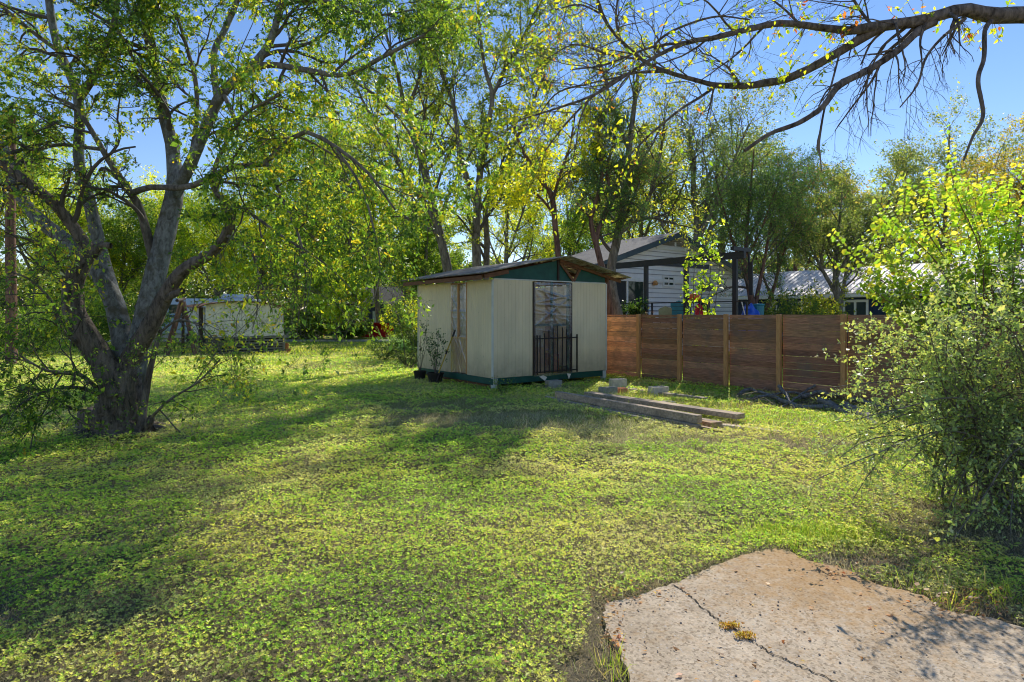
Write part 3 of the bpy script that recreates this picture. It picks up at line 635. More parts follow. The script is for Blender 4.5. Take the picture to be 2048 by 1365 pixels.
# ================================================================ FENCE
F0 = V3(3.67, 17.2, 0)
def fs_at(px): k = (px-1024)/F; return (F0[0]-k*F0[1])/(.589+.808*k)       # distance along U from F0
def FP(s, off=0, z=0): return F0+U*s+V3(-W_[0], -W_[1], 0)*off+V3(0,0,z)      # off: toward the viewer's side
ps = [4.4, 2.9]+[1.42]+[fs_at(x) for x in (1280, 1362, 1455, 1561, 1690, 1855)]
ps += [ps[-1]-1.75, ps[-1]-3.5]
fence = thing('board_fence', FP(0), 'dark brown horizontal board fence with lighter posts right of the shed', 'fence')
for i, s in enumerate(ps):
    mb = MB(); mb.obox(FP(s-.05, 0.02, 0), U*.095, -W_*.09, V3(0,0,1.865)); mb.build('post', M['post_wood'], fence, bevel=.004)
rr = random.Random(8)
for i in range(len(ps)-1):
    a, b = ps[i+1]+.047, ps[i]-.052
    mb = MB(); z = .035
    for k in range(13):
        h_ = .1415 if k < 12 else .10; g_ = rr.choice([.001, .001, .002, .006, .010]) 
        top = k >= 11 and i < 4
        c = rr.uniform(.65, 1.3); cc = (c*1.05, c*rr.uniform(.9, 1.05), c*rr.uniform(.85, 1.05))
        if i <= 2: cc = tuple(x*1.7 for x in cc)
        if z+h_ > 1.85: h_ = 1.85-z
        if h_ < .03: break
        tl = rr.uniform(-.004, .004)
        mb.obox(FP(a, -.005-rr.random()*.004, z), U*(b-a)+V3(0,0,tl), W_*.022, V3(0,0,h_-.001), cc); z += h_+g_
    mb.build('board_panel', M['board'], fence)
# ================================================================ BLOCKS AND LUMBER
def cinder(px, py, ang, z=0, size=(.40, .20, .19), lab='', k=(1,1,1), dep=None, holes=2, name='cinder_block', cat='cinder block'):
    g = G(px, py) if dep is None else V3((px-1024)/F*dep, dep, 0)
    L, Wd, Hh = size; ca, sa = math.cos(ang), math.sin(ang); a = V3(ca, sa, 0); b = V3(-sa, ca, 0); mb = MB(); w = .032
    o = g-a*L/2-b*Wd/2+V3(0, 0, z)
    mb.obox(o, a*L, b*w, V3(0,0,Hh), k); mb.obox(o+b*(Wd-w), a*L, b*w, V3(0,0,Hh), k)
    xs = [0, (L-w)/2, L-w] if holes == 2 else [0, (L-w)/3, 2*(L-w)/3, L-w]
    for x in xs: mb.obox(o+a*x+b*(w+.0005), a*w, b*(Wd-2*w-.001), V3(0,0,Hh-.002), k)
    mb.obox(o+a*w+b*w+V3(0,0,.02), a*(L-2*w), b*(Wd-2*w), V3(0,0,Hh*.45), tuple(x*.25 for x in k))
    ob = mb.build(name, M['cinder'], None, bevel=.006); ob['label'] = lab; ob['category'] = cat; ob['group'] = 'loose concrete blocks'
    return ob
cinder(1107, 776, .55, lab='grey concrete block half under the shed front below the railing', k=(.62,.63,.64))
cinder(1216, 791, .45, lab='mossy grey block at the left of the small block pile', k=(.62,.64,.60))
cinder(1243, 789, .45, lab='short orange brick block at the right of the small pile', size=(.22,.19,.15), k=(1.25,.55,.30), holes=2)
cinder(1236, 780, .40, z=.0, lab='pale block at the back of the small block pile', k=(.95,.95,.90), size=(.40,.20,.27))
cinder(1317, 791, .42, lab='pale upright block with open cells, alone between the fence and timbers', k=(1.15,1.08,1.0), size=(.42,.24,.20))
cinder(1329, 813, .38, lab='flat tan block lying just behind the long timbers', k=(1.2,1.1,.9), size=(.40,.20,.10))
def plank(p0, p1, w_, h_, z0, z1, k, lab, name='timber', group='loose timbers on the ground', cat='timber'):
    a = G(*p0); b = G(*p1); a[2] = z0+h_/2; b[2] = z1+h_/2
    mb = MB(); d = b-a; n_ = 6
    mb.beam(a, b, w_, h_, k)
    o = mb.build(name, M['beam_wood'], None, bevel=.005); o['label'] = lab; o['category'] = cat; o['group'] = group; return o
plank((1114,803), (1399,858), .13, .13, .085, .09, (.95,.92,.9), 'thick weathered beam, front upper one of the timber stack')
plank((1170,813), (1398,861), .12, .085, .0, .0, (.75,.75,.75), 'dark lower beam directly beneath the front beam')
plank((1176,800), (1482,850), .24, .085, .09, .10, (1.05,1.0,.92), 'long wide beam at the back of the timber stack', )
plank((1230,815), (1440,855), .13, .09, .0, .0, (.8,.72,.65), 'beam lying under the wide back beam')
plank((1405,852), (1429,857), .16, .085, .01, .01, (1.0,.75,.55), 'short brown offcut between the ends of two beams')
plank((1440,853), (1563,867), .13, .035, .006, .006, (1.7,1.75,1.75), 'pale thin board poking out past the right beam ends')
plank((1470,846), (1528,854), .07, .02, .006, .006, (1.5,1.55,1.55), 'short pale slat beyond the end of the wide beam')
plank((1370,852), (1456,866), .08, .02, .03, .006, (1.35,1.2,1.05), 'thin reddish white board in front of the brown offcut')
plank((1092,800), (1305,847), .06, .045, .04, .02, (1.1,1.15,1.2), 'narrow grey strip along the front of the stack')
plank((1118,806), (1258,834), .15, .045, .03, .02, (.9,1.0,1.15), 'grey blue board leaning low at the left of the stack')
plank((1205,824), (1278,838), .20, .02, .03, .03, (1.6,1.7,1.7), 'white painted scrap board beside the front beam')
plank((1092,797), (1140,801), .10, .03, .02, .02, (.9,.95,1.0), 'short grey board at the far left end of the stack')
plank((1252,783), (1412,804), .18, .06, .02, .03, (.95,.95,.9), 'long plank behind the stack passing the upright block')
plank((1256,780), (1330,790), .08, .025, .05, .03, (1.2,1.2,1.2), 'pale short plank beside the small block pile')
plank((1150,812), (1330,852), .06, .03, .01, .01, (1.3,1.25,1.15), 'light narrow lath between the grey blue board and front beam')
plank((1215,808), (1340,830), .10, .04, .03, .03, (.8,.75,.7), 'dark board filling the gap between the two long beams')
plank((1385,846), (1500,858), .07, .03, .02, .01, (1.4,1.3,1.1), 'light lath passing under the right beam ends')
plank((1290,800), (1380,812), .07, .03, .02, .02, (1.1,1.0,.85), 'short loose lath in front of the upright block')
# fallen branches along the fence
def branch_thing(pts, r0, lab, mat='wood_dry', name='fallen_branch', group='fallen branches by the fence', cat='branch', S_=8, n=14, jag=.02):
    rad = np.linspace(r0, r0*.45, len(pts)); p, r = smoothline(pts, rad, n)
    p[1:-1] += rng0.normal(size=(n-2, 3))*jag*np.array([1, 1, .5]); r = r*np.exp(.12*rng0.normal(size=n))
    mb = MB(); mb.tube(p, r, S_); o = mb.build(name, M[mat], None, smooth=True); o['label'] = lab; o['category'] = cat; o['group'] = group; return o
rng0 = np.random.default_rng(5)
def gz(px, py, z): g = G(px, py); g[2] = z; return g
branch_thing([gz(1475,797,.06), gz(1500,793,.16), gz(1540,800,.10), gz(1565,806,.06)], .05, 'knobbly grey branch at the left end of the brush pile')
branch_thing([gz(1480,806,.04), gz(1540,803,.12), gz(1580,800,.18), gz(1630,806,.10)], .035, 'slim dark branch arching over the left brush')
branch_thing([gz(1536,800,.10), gz(1565,812,.10), gz(1600,818,.06), gz(1680,818,.05)], .05, 'forked pale branch running along the fence foot')
branch_thing([gz(1558,795,.25), gz(1575,806,.14), gz(1590,822,.04)], .045, 'steep pale limb leaning down in the brush pile')
branch_thing([gz(1600,808,.15), gz(1640,803,.18), gz(1690,806,.12), gz(1760,806,.12)], .05, 'long straight pale limb near the fence boards')
branch_thing([gz(1580,818,.04), gz(1640,822,.06), gz(1700,820,.06), gz(1770,818,.05)], .04, 'thin grey branch low in front of the brush')
branch_thing([gz(1640,812,.12), gz(1668,822,.08), gz(1700,838,.04), gz(1712,842,.03)], .065, 'bleached thick limb pointing toward the lawn')
branch_thing([gz(1690,822,.08), gz(1720,836,.10), gz(1745,852,.05), gz(1752,856,.04)], .085, 'thickest bleached log at the right end of the brush')
branch_thing([gz(1700,812,.15), gz(1760,826,.12), gz(1800,832,.05)], .05, 'dark limb half hidden under the bush at right')
branch_thing([gz(1630,798,.3), gz(1600,808,.16), gz(1560,820,.04)], .03, 'thin slanting twiggy branch across the pale limbs')
k = 2600; q = rng0.random(k); px = 1470+q*330; py = 800+12*rng0.normal(size=k)*.6+q*12
pp = np.array([gz(a, max(b, 780), 0) for a, b in zip(px, py)]); pp[:, 2] = np.abs(rng0.normal(size=k))*.08
d = nrm(rng0.normal(size=(k, 3))*np.array([1, 1, .35])); wv = nrm(np.cross(d, rng0.normal(size=(k, 3)))); L = (.16*np.exp(.4*rng0.normal(size=k)))[:, None]
v = np.empty((k, 4, 3)); v[:, 0] = pp-wv*.004; v[:, 1] = pp+wv*.004; v[:, 2] = pp+d*L+wv*.002; v[:, 3] = pp+d*L-wv*.002
tag(leaves_obj('brush_twigs', v, pal_colors(rng0, pp, [(.08,.06,.045),(.20,.17,.14)], [.6,.4]), M['moss'], None), 'tangle of small dead twigs heaped along the fence foot', 'twigs', kind='stuff')
# ================================================================ WHITE HOUSE BEHIND THE FENCE
K0 = V3(7.31, 27, 0); NW = V3(.589, -.808, 0)        # gable centre; outward normal of the gable wall
def Hh(t, n, z): return K0+W_*t+NW*n+V3(0,0,z)
def hz(t): return 5.42-.325*abs(t)
def h_t(px, n=0.0):
    k = (px-1024)/F; b = K0+NW*n; return (k*b[1]-b[0])/(.808-.589*k)
def h_z(px, py, n=0.0):
    t = h_t(px, n); return H+(HZ-py)/F*(K0+NW*n+W_*t)[1]
house = thing('white_house', K0, 'white lap sided gabled house with dark grey trim beyond the fence', 'house')
TW = 4.5
mb = MB(); z = .2
while z < 5.2:                              # lapped boards, each a tilted strip
    t_lim = min(TW, (5.30-z)/.325)
    if t_lim <= .05: break
    zz = z+.205; t2 = min(TW, max((5.30-zz)/.325, .02))
    a, b_, c, d_ = Hh(-t_lim, .020, z), Hh(t_lim, .020, z), Hh(t2, .002, zz), Hh(-t2, .002, zz)
    mb.add([a, b_, c, d_, Hh(-t_lim, 0, z), Hh(t_lim, 0, z)], [(0,1,2,3), (4,5,1,0)]); mb.obox(Hh(-t_lim, .0215, z-.004), W_*2*t_lim, NW*.002, V3(0,0,.028), (.38,.38,.42)); z += .2  # dark strip at each lap edge stands in for its shadow
mb.obox(Hh(-TW, -.004, 0), W_*2*TW, -NW*.1, V3(0,0,4.0))
mb.obox(Hh(TW-.1, -.105, 0), W_*.1, -NW*3.5, V3(0,0,3.9)); mb.obox(Hh(-TW, -.105, 0), W_*.1, -NW*3.5, V3(0,0,3.9))
mb.build('wall', M['lap'], house)
mb = MB()
for sg in (-1, 1):
    mb.add([Hh(0, .35, 5.50), Hh(sg*5.15, .35, 5.5-.325*5.15), Hh(sg*5.15, -3.8, 5.5-.325*5.15), Hh(0, -3.8, 5.50)], [(0,1,2,3) if sg < 0 else (3,2,1,0)])
o = mb.build('roof', M['shingle'], house); m_ = o.modifiers.new('solid', 'SOLIDIFY'); m_.thickness = .05
mb = MB()
for sg in (-1, 1):
    mb.beam(Hh(sg*.005, .36, 5.42), Hh(sg*5.2, .36, 5.42-.325*5.2), .035, .20)
    mb.beam(Hh(sg*5.17, .32, 5.44-.325*5.2), Hh(sg*5.17, -3.8, 5.44-.325*5.2), .035, .18)
mb.build('fascia', M['trim_grey'], house)
mb = MB()
for sg in (-1, 1): mb.add([Hh(0, .33, 5.33), Hh(sg*5.1, .33, 5.33-.325*5.1), Hh(sg*5.1, .01, 5.33-.325*5.1), Hh(0, .01, 5.33)], [(0,1,2,3)])
mb.build('soffit', M['house_trim'], house)
va, vb = h_t(1315), h_t(1368); vz = h_z(1342, 494)
vt = MB(); vt.obox(Hh(va-.1, .03, vz-.16), W_*(vb-va+.2), NW*.03, V3(0,0,.15)); vt.obox(Hh(-.05, .03, vz), W_*.1, NW*.04, V3(0,0,5.1-vz)); vt = vt.build('vent_trim', M['house_trim'], house)
mb = MB()
for i in range(6):
    z = vz+.04+i*.085; tl = min((5.22-z)/.325, (vb-va)/2); mb.add([Hh(-tl, .05, z), Hh(tl, .05, z), Hh(tl, .025, z+.08), Hh(-tl, .025, z+.08)], [(0,1,2,3)])
mb.build('louver', plain('vent_louver', (.30, .27, .21), .8), vt)
mb = MB(); mb.obox(Hh(-TW-.01, .025, 3.28), W_*2*TW, NW*.03, V3(0,0,.14)); mb.obox(Hh(TW-.10, .025, .2), W_*.12, NW*.03, V3(0,0,3.0)); mb.build('trim_board', M['house_trim'], house)
def hwin(p0, p1, mull=1):
    a, b_ = h_t(p0[0]), h_t(p1[0]); zt, zb_ = h_z(p0[0], p0[1]), h_z(p0[0], p1[1]); f_ = .08
    mb = MB(); mb.obox(Hh(a, .025, zb_), W_*(b_-a), NW*.05, V3(0,0,f_)); mb.obox(Hh(a, .025, zt-f_), W_*(b_-a), NW*.05, V3(0,0,f_))
    mb.obox(Hh(a, .025, zb_+f_), W_*f_, NW*.05, V3(0,0,zt-zb_-2*f_)); mb.obox(Hh(b_-f_, .025, zb_+f_), W_*f_, NW*.05, V3(0,0,zt-zb_-2*f_))
    if mull: mb.obox(Hh((a+b_)/2-.025, .025, zb_+f_), W_*.05, NW*.04, V3(0,0,zt-zb_-2*f_))
    o = mb.build('window', M['house_trim'], house); m2 = MB(); m2.obox(Hh(a+f_, .026, zb_+f_), W_*(b_-a-2*f_), NW*.012, V3(0,0,zt-zb_-2*f_)); m2.build('pane', M['glass'], o)
hwin((1324, 551.6), (1347, 573.6)); hwin((1391, 559), (1429, 586), 0)
a, b_ = h_t(1221), h_t(1288); zt = h_z(1250, 558); mid = h_t(1252)
mb = MB(); mb.obox(Hh(a, .025, zt-.1), W_*(b_-a), NW*.06, V3(0,0,.1))
for x in (a, mid-.05, b_-.1): mb.obox(Hh(x, .025, 1.3), W_*.1, NW*.06, V3(0,0,zt-1.4))
o = mb.build('sliding_door', M['house_trim'], house)
mb = MB(); mb.obox(Hh(mid+.05, .026, 1.3), W_*(b_-mid-.15), NW*.02, V3(0,0,zt-1.4)); mb.build('pane', M['glass'], o)
mb = MB(); mb.obox(Hh(a+.1, .026, 1.3), W_*(mid-a-.15), NW*.015, V3(0,0,zt-1.4)); mb.build('screen', M['black'], o)
tl, zl = h_t(1306.5), h_z(1306.5, 567)
mb = MB(); mb.lathe(Hh(tl, .12, zl-.1), [(0,0),(.09,.01),(.12,.08),(.07,.2),(0,.22)], 10); mb.build('wall_lamp', plain('amber_lamp', (.55,.27,.09), .5), house)
# deck with pergola
D0 = V3(7.06, 19, 0)
def d_s(px): k = (px-1024)/F; return (D0[0]-k*D0[1])/(.589+.808*k)
def D(s, n=0, z=0): return D0+U*s+W_*n+V3(0,0,z)
deck = thing('deck', D0, 'raised house deck under a black pergola beam with cable railing', 'deck')
mb = MB(); mb.obox(D(-1.0, 0, 1.05), U*7.5, W_*5.5, V3(0,0,.15)); mb.build('platform', M['dark_wood'], deck)
mb = MB(); mb.obox(D(-.35, -.06, 3.62), U*6.9, W_*.12, V3(0,0,.22)); mb.obox(D(-.30, -.5, 3.84), U*.12, W_*.9, V3(0,0,.12)); mb.obox(D(3.3, .07, 3.66), U*.1, W_*3.2, V3(0,0,.16)); mb.build('pergola_beam', M['black'], deck)
for px in (1470, 1372, 1292, 1216):
    s = d_s(px); mb = MB(); mb.obox(D(s-.08, -.05, 1.2), U*.15, W_*.10, V3(0,0,2.42)); mb.build('pergola_post', M['black'], deck)
mb = MB()
for z in (2.27,): mb.beam(D(-.6, -.12, z), D(5.9, -.12, z), .05, .035)
for z in (1.4, 1.6, 1.8, 2.0, 2.13): mb.beam(D(-.6, -.12, z), D(5.9, -.12, z), .012, .012)
for px in (1424, 1310, 1240, 1500): s = d_s(px); mb.obox(D(s, -.15, 1.2), U*.05, W_*.05, V3(0,0,1.06))
mb.build('railing', M['black'], deck)
mb = MB(); mb.obox(D(d_s(1452), 1.3, 3.0), U*.05, W_*.05, V3(0,0,.9)); mb.obox(D(d_s(1458), 1.3, 2.5), U*.12, W_*.05, V3(0,0,1.1)); mb.build('hanging_rod', M['black'], deck)
# things on the deck
def pot_plant(px, py, Y, h, lab, pr=.16, leaf=.09, pal=None, nl=220, name='potted_plant', mat='leaf_gloss', spread=.3, zb=1.2):
    x = (px-1024)/F*Y; r_ = thing(name, (x, Y, zb), lab, 'potted plant')
    mb = MB(); mb.lathe((x, Y, zb), [(0,0),(pr*.75,0),(pr,pr*1.7),(pr*1.06,pr*1.72),(pr*1.06,pr*1.9),(pr*.9,pr*1.9),(pr*.85,pr*1.6),(0,pr*1.6)], 14); mb.build('pot', M['dark_wood'], r_, smooth=False)
    R3 = np.random.default_rng(int(px)); k = 14; L = Limbs(int(px)); st = np.tile(V3(x, Y, zb+pr*1.6), (k, 1)); tip = st+np.stack([R3.normal(size=k)*spread*.6, R3.normal(size=k)*spread*.6, h*(.5+.5*R3.random(k))], 1)
    pts = st[:, None]+(tip-st)[:, None]*np.linspace(0, 1, 6)[None, :, None]
    v, f = tubes(pts, np.full((k, 6), .006), 3); np_mesh('stem', v, f, np.full((len(v), 3), .06), M['twig'], r_)
    p, tg = leaf_positions(R3, pts, nl//14+1, .04, .25); leaves_obj('foliage', leaf_quads(R3, p, tg, leaf, .45), pal_colors(R3, p, pal or [(.02,.045,.012),(.05,.09,.02)], [.6,.4]), M[mat], r_)
pot_plant(1238, 0, 22.2, .75, 'dark leafy plant in the widest pot by the deck door', .30, nl=500, spread=.5)
pot_plant(1273, 0, 21.6, .95, 'tall spiky dark plant in front of the glass door', .2, nl=300, leaf=.16)
pot_plant(1291, 0, 20.9, .55, 'small bronze leaved plant at the foot of the pergola post', .15, pal=[(.10,.05,.03),(.06,.06,.02)])
def chair(px, Y, rot, mat, lab, zb=1.2, high=.95):
    x = (px-1024)/F*Y; r_ = thing('patio_chair', (x, Y, zb), lab, 'chair'); c_, s_ = math.cos(rot), math.sin(rot); a = V3(c_, s_, 0); b = V3(-s_, c_, 0); o = V3(x, Y, zb)
    mb = MB(); mb.obox(o-a*.24-b*.22+V3(0,0,.42), a*.48, b*.44, V3(0,0,.035)); mb.build('seat', M[mat], r_, bevel=.01)
    mb = MB(); pts = []
    for i in range(9):
        u = i/8-.5; pts.append((u, .08*math.cos(u*PI)))
    for (u, q), (u2, q2) in zip(pts, pts[1:]): mb.obox(o+a*u*.5+b*(.2+q*.4)+V3(0,0,.5), a*(u2-u)*.5+b*(q2-q)*.4, b*.02, V3(0,0,high-.5-.18*abs(u)))
    mb.build('backrest', M[mat], r_)
    for sx in (-1, 1):
        for sy in (-1, 1): mb = MB(); mb.beam(o+a*sx*.22+b*sy*.2+V3(0,0,0), o+a*sx*.2+b*sy*.18+V3(0,0,.42), .025, .025, up=(0,1,0)); mb.build('leg', M['black'], r_)
chair(1337, 20.4, .3, 'olive', 'olive green patio chair left of the teal one on the deck'); chair(1354, 21.0, -.4, 'teal', 'teal patio chair on the deck, its back above the fence', high=1.15)
chair(1410, 19.6, .8, 'red_cloth', 'red folding chair right of the middle pergola post', high=1.02)
# orange kayak-like tube: stored on the deck
o_ = thing('inflatable_float', (6.25, 20.6, 2.0), 'orange inflatable float lying across the deck railing', 'float')
x0 = P(1378, 597, 20.6); x1 = P(1400, 601, 20.6)
mb = MB(); mb.tube(smoothline([x0+V3(0,0,.0), (x0+x1)/2+V3(0,-.1,.08), x1], [.09]*3, 8)[0], [.05,.11,.13,.13,.13,.12,.10,.05], 10); mb.build('tube', M['orange'], o_, smooth=True)
mb = MB(); mb.tube([x0+V3(0,-.1,-.9), x0+V3(.05,-.1,0)], [.02,.02], 6); mb.tube([x1+V3(0,-.1,-.9), x1+V3(-.05,-.1,0)], [.02,.02], 6); mb.build('stand', M['black'], o_)
t_ = thing('cooler', P(1407, 612, 21.2)*V3(1,1,0)+V3(0,0,1.2), 'small teal cooler behind the red folding chair', 'cooler'); q = P(1407, 600, 21.2)
mb = MB(); mb.box(q+V3(0,0,-.02), (.34,.3,.2), .3); mb.build('lid', M['teal'], t_, bevel=.02); mb = MB(); mb.box(q+V3(0,0,-.12-.28), (.3,.27,.55), .3); mb.build('body', M['black'], t_, bevel=.02)
# tarp covered heap
R3 = np.random.default_rng(77); c_ = P(1500, 620, 20.3); nx, ny = 26, 14; vs = []; fs = []
for i in range(nx+1):
    for j in range(ny+1):
        u = i/nx*2-1; v_ = j/ny*2-1; h_ = max(0, 1-u*u)**.5*max(0, 1-v_*v_)**.35
        prof = 2.25-.25*abs(u+.2)+.07*math.sin(5*u+3*v_)+.05*math.sin(11*u-4*v_); vs.append((c_[0]+.42*u, c_[1]+.4*v_, 1.2+(prof-1.2)*h_))
for i in range(nx):
    for j in range(ny): q = i*(ny+1)+j; fs.append((q, q+ny+1, q+ny+2, q+1))
mb = MB(); mb.add(vs, fs); o = mb.build('tarp_heap', M['blue_tarp'], None, smooth=True); tag(o, 'bright blue tarp bunched over a heap at the deck end', 'tarp')
mb = MB(); mb.tube([P(1483, 602, 20.0), P(1492, 640, 20.0)], [.02, .02], 6); tag(mb.build('pole', M['house_trim'], None), 'thin white pole leaning against the blue tarp', 'pole')
c_ = V3((1517-1024)/F*20.5, 20.5, 1.2); mb = MB(); mb.lathe(c_, [(0,0),(.15,0),(.18,.95),(.20,.98),(.19,1.02),(0,1.04)], 14); tag(mb.build('barrel', M['teal'], None), 'blue green barrel at the right of the tarp heap', 'barrel')
# ================================================================ BLUE HOUSE
B0 = V3(16.43, 28, 0)
def B(s, n, z): return B0+U*s+W_*n+V3(0,0,z)
def b_s(px): k = (px-1024)/F; return (B0[0]-k*B0[1])/(.589+.808*k)
bh = thing('blue_house', B0, 'low navy house with pale standing seam metal roof', 'house')
mb = MB(); mb.obox(B(-6, .5, 0), U*16, W_*6, V3(0,0,2.85)); 
for i in range(80): mb.obox(B(-6+i*.2, .485, .1), U*.025, W_*.014, V3(0,0,2.7))
mb.build('wall', M['navy'], bh)
mb = MB()
mb.add([B(-6.4,0,2.87), B(10.4,0,2.87), B(10.4,3.6,4.35), B(-6.4,3.6,4.35)], [(0,1,2,3)]); mb.add([B(-6.4,7.2,2.87), B(10.4,7.2,2.87), B(10.4,3.6,4.35), B(-6.4,3.6,4.35)], [(3,2,1,0)])
for i in range(56): mb.beam(B(-6.4+i*.3, 0, 2.885), B(-6.4+i*.3, 3.58, 4.355), .04, .035)
mb.build('roof', M['metal_roof'], bh)
mb = MB(); mb.obox(B(-6.4, -.02, 2.70), U*16.8, W_*.05, V3(0,0,.15)); mb.obox(B(-6.4, .035, 2.68), U*16.8, W_*.44, V3(0,0,.03)); mb.build('eave_trim', M['house_trim'], bh)
for pa, pb in ((1728, 1677), (1619, 1573), (1545, 1531)):
    a, b_ = b_s(pa), b_s(pb); mb = MB(); n_ = .42
    mb.obox(B(a, n_, 2.45), U*(b_-a), W_*.05, V3(0,0,.12)); mb.obox(B(a, n_, 1.0), U*(b_-a), W_*.05, V3(0,0,.12))
    for q in (a, (a+b_)/2-.04, b_-.1): mb.obox(B(q, n_, 1.12), U*.1, W_*.05, V3(0,0,1.33))
    o = mb.build('window', M['house_trim'], bh); m2 = MB(); m2.obox(B(a+.1, n_+.03, 1.12), U*(b_-a-.2), W_*.02, V3(0,0,1.33)); m2.build('pane', M['glass'], o)
# ================================================================ LEFT SIDE: CANVAS SHELTER, FRAME, TRAILER, POLE
def arch(px0, px1, Y): return (px0-1024)/F*Y, (px1-1024)/F*Y
Yc = 28.9; xa, xb = -14.6, -11.0
sh = thing('canvas_shelter', ((xa+xb)/2, Yc, 0), 'white canvas sided shelter with shallow roof and grey slat skirt', 'shelter')
def rzc(x): u = (x-xa)/(xb-xa); return 2.22+.27*math.sin(PI*min(max((u*1.0+.12)/1.12, 0), 1))**.8
vs = []; fs = []; n_ = 24
for i in range(n_+1):
    x = xa+.03+(xb-xa-.06)*i/n_; sag = .02*math.sin(i*1.3); vs += [(x, Yc+.04*math.sin(i*.7), .82+sag), (x, Yc+.02*math.sin(i*.9), rzc(x)-.04)]
fs = [(2*i, 2*i+2, 2*i+3, 2*i+1) for i in range(n_)]
b0 = len(vs); vs += [(xb-.02, Yc, .85), (xb-.02, Yc+4.2, .85), (xb-.02, Yc+4.2, 2.2), (xb-.02, Yc, 2.2), (xa+.02, Yc, .85), (xa+.02, Yc+4.2, .85), (xa+.02, Yc+4.2, 2.2), (xa+.02, Yc, 2.2)]
fs += [(b0, b0+1, b0+2, b0+3), (b0+4, b0+7, b0+6, b0+5)]
mb = MB(); mb.add(vs, fs); mb.build('canvas_wall', M['canvas'], sh, smooth=False)
mb = MB(); vs = []; 
for i in range(13):
    x = xa-.3+(xb-xa+.7)*i/12; vs += [(x, Yc-.25, rzc(x)+.02-.12*max(0, xa-x)*2-.15*max(0, x-xb)*2), (x, Yc+4.4, rzc(x)+.02)]
mb.add(vs, [(2*i, 2*i+2, 2*i+3, 2*i+1) for i in range(12)]); o = mb.build('roof', M['rust_wood'], sh); m_ = o.modifiers.new('solid', 'SOLIDIFY'); m_.thickness = .05
mb = MB(); rr = random.Random(4)
xm = [xa, xa+1.25, xa+2.55, xb]
for q in range(3):
    for i in range(6):
        z = .03+i*.135+rr.uniform(-.01,.01); c = rr.uniform(.7, 1.3); mb.obox((xm[q]+.02, Yc-.05, z), (xm[q+1]-xm[q]-.04, 0, rr.uniform(-.015, .015)), (0, .02, 0), (0,0,.085), (c,c,c*.95))
    for x in (xm[q]+.03, (xm[q]+xm[q+1])/2, xm[q+1]-.1): mb.obox((x, Yc-.025, .02), (.07,0,0), (0,.05,0), (0,0,.78), (.6,.6,.6))
mb.obox((xb-.07, Yc-.09, 0), (.08,0,0), (0,.09,0), (0,0,.86), (1.3,1.3,1.2))
mb.build('slat_skirt', M['slat'], sh)
mb = MB(); mb.obox((xa+.06, Yc+.06, 0), (xb-xa-.12,0,0), (0,.03,0), (0,0,.8)); mb.build('backing', M['void'], sh)
mb = MB(); mb.obox((xa-.22, Yc+.1, 0), (.16,0,0), (0,.16,0), (0,0,2.2)); mb.build('corner_post', M['dark_wood'], sh); mb = MB(); mb.obox((xb-.05, Yc-.03, .85), (.05,0,0), (0,.05,0), (0,0,1.35)); mb.build('corner_post', M['dark_wood'], sh)
for i, (px, py, r_, h_) in enumerate([(573, 703, .12, .42), (577, 706, .11, .20)]):
    g = G(px, py); mb = MB(); mb.lathe(g, [(0,0),(r_*.8,0),(r_,h_*.8),(r_*1.1,h_*.82),(r_*1.1,h_),(r_*.85,h_),(r_*.8,h_*.5),(0,h_*.5)], 12); tag(mb.build('clay_pot', M['terracotta'], None), ['taller orange clay pot at the right corner of the canvas shelter', 'low orange clay pot in front of the taller clay pot'][i], 'clay pot', 'clay pots by the shelter')
sh.rotation_euler[2] = .66
fr = thing('swing_frame', G(360, 700)*V3(1,1,0), 'rusty red timber A frame beside the canvas shelter', 'frame'); Yf = 26.5
mb = MB(); tp = P(366, 604, Yf); tp2 = P(362, 600, Yf+2.2)
def gy(px, Y): return V3((px-1024)/F*Y, Y, 0)
mb = None
for lp, lq in ((gy(334, Yf-.3), P(366, 604, Yf)), (gy(392, Yf-.3), P(368, 604, Yf)), (gy(330, Yf+2.4), P(362, 600, Yf+2.2)), (gy(388, Yf+2.4), P(364, 600, Yf+2.2))): m2 = MB(); m2.tube([lp, lq], [.075, .06], 8); m2.build('leg', M['pole_wood'], fr)
 
mb = MB(); mb.tube([tp+V3(-.1,-.3,.05), tp2+V3(0,.3,.05)], [.07,.07], 8); mb.build('crossbar', M['dark_wood'], fr); mb = MB(); mb.tube([gy(366, Yf+.4), P(366, 606, Yf+.4)], [.07,.06], 8); mb.build('centre_post', M['dark_wood'], fr)
tr = thing('camper_trailer', P(410, 640, 38)*V3(1,1,0), 'pale blue white camper trailer behind the canvas shelter', 'trailer'); x0, x1 = arch(322, 492, 38)
def tb(px0, px1, pz0, pz1): a_, b2 = arch(px0, px1, 38); return a_, b2, H+(HZ-pz0)/F*38, H+(HZ-pz1)/F*38
mb = MB(); mb.obox((x0, 38, .6), (x1-x0,0,0), (0,2.4,0), (0,0,2.28)); mb.obox((x0+3.6, 38.3, 2.885), (1.6,0,0), (0,1.5,0), (0,0,.28)); mb.build('body', M['trailer'], tr, bevel=.08)
mb = MB(); mb.obox((x0+.02, 37.98, 1.7), (x1-x0-.04,0,0), (0,.018,0), (0,0,.14)); mb.build('stripe', M['trim_grey'], tr)
for q in (.5, 2.9): 
    mb = MB(); mb.obox((x0+q, 37.97, 1.95), (.9,0,0), (0,.03,0), (0,0,.55)); mb.build('window', M['glass'], tr)
mb = MB()
for q in (1.9, 2.8): 
    vs = [(x0+q+.34*math.cos(a*PI/8), 37.97+dy, .36+.34*math.sin(a*PI/8)) for dy in (0, .2) for a in range(16)]; mb.add(vs, [tuple(range(16)), tuple(range(31, 15, -1))]+[(a, 16+a, 16+(a+1) % 16, (a+1) % 16) for a in range(16)])
mb.build('wheel', M['black'], tr)
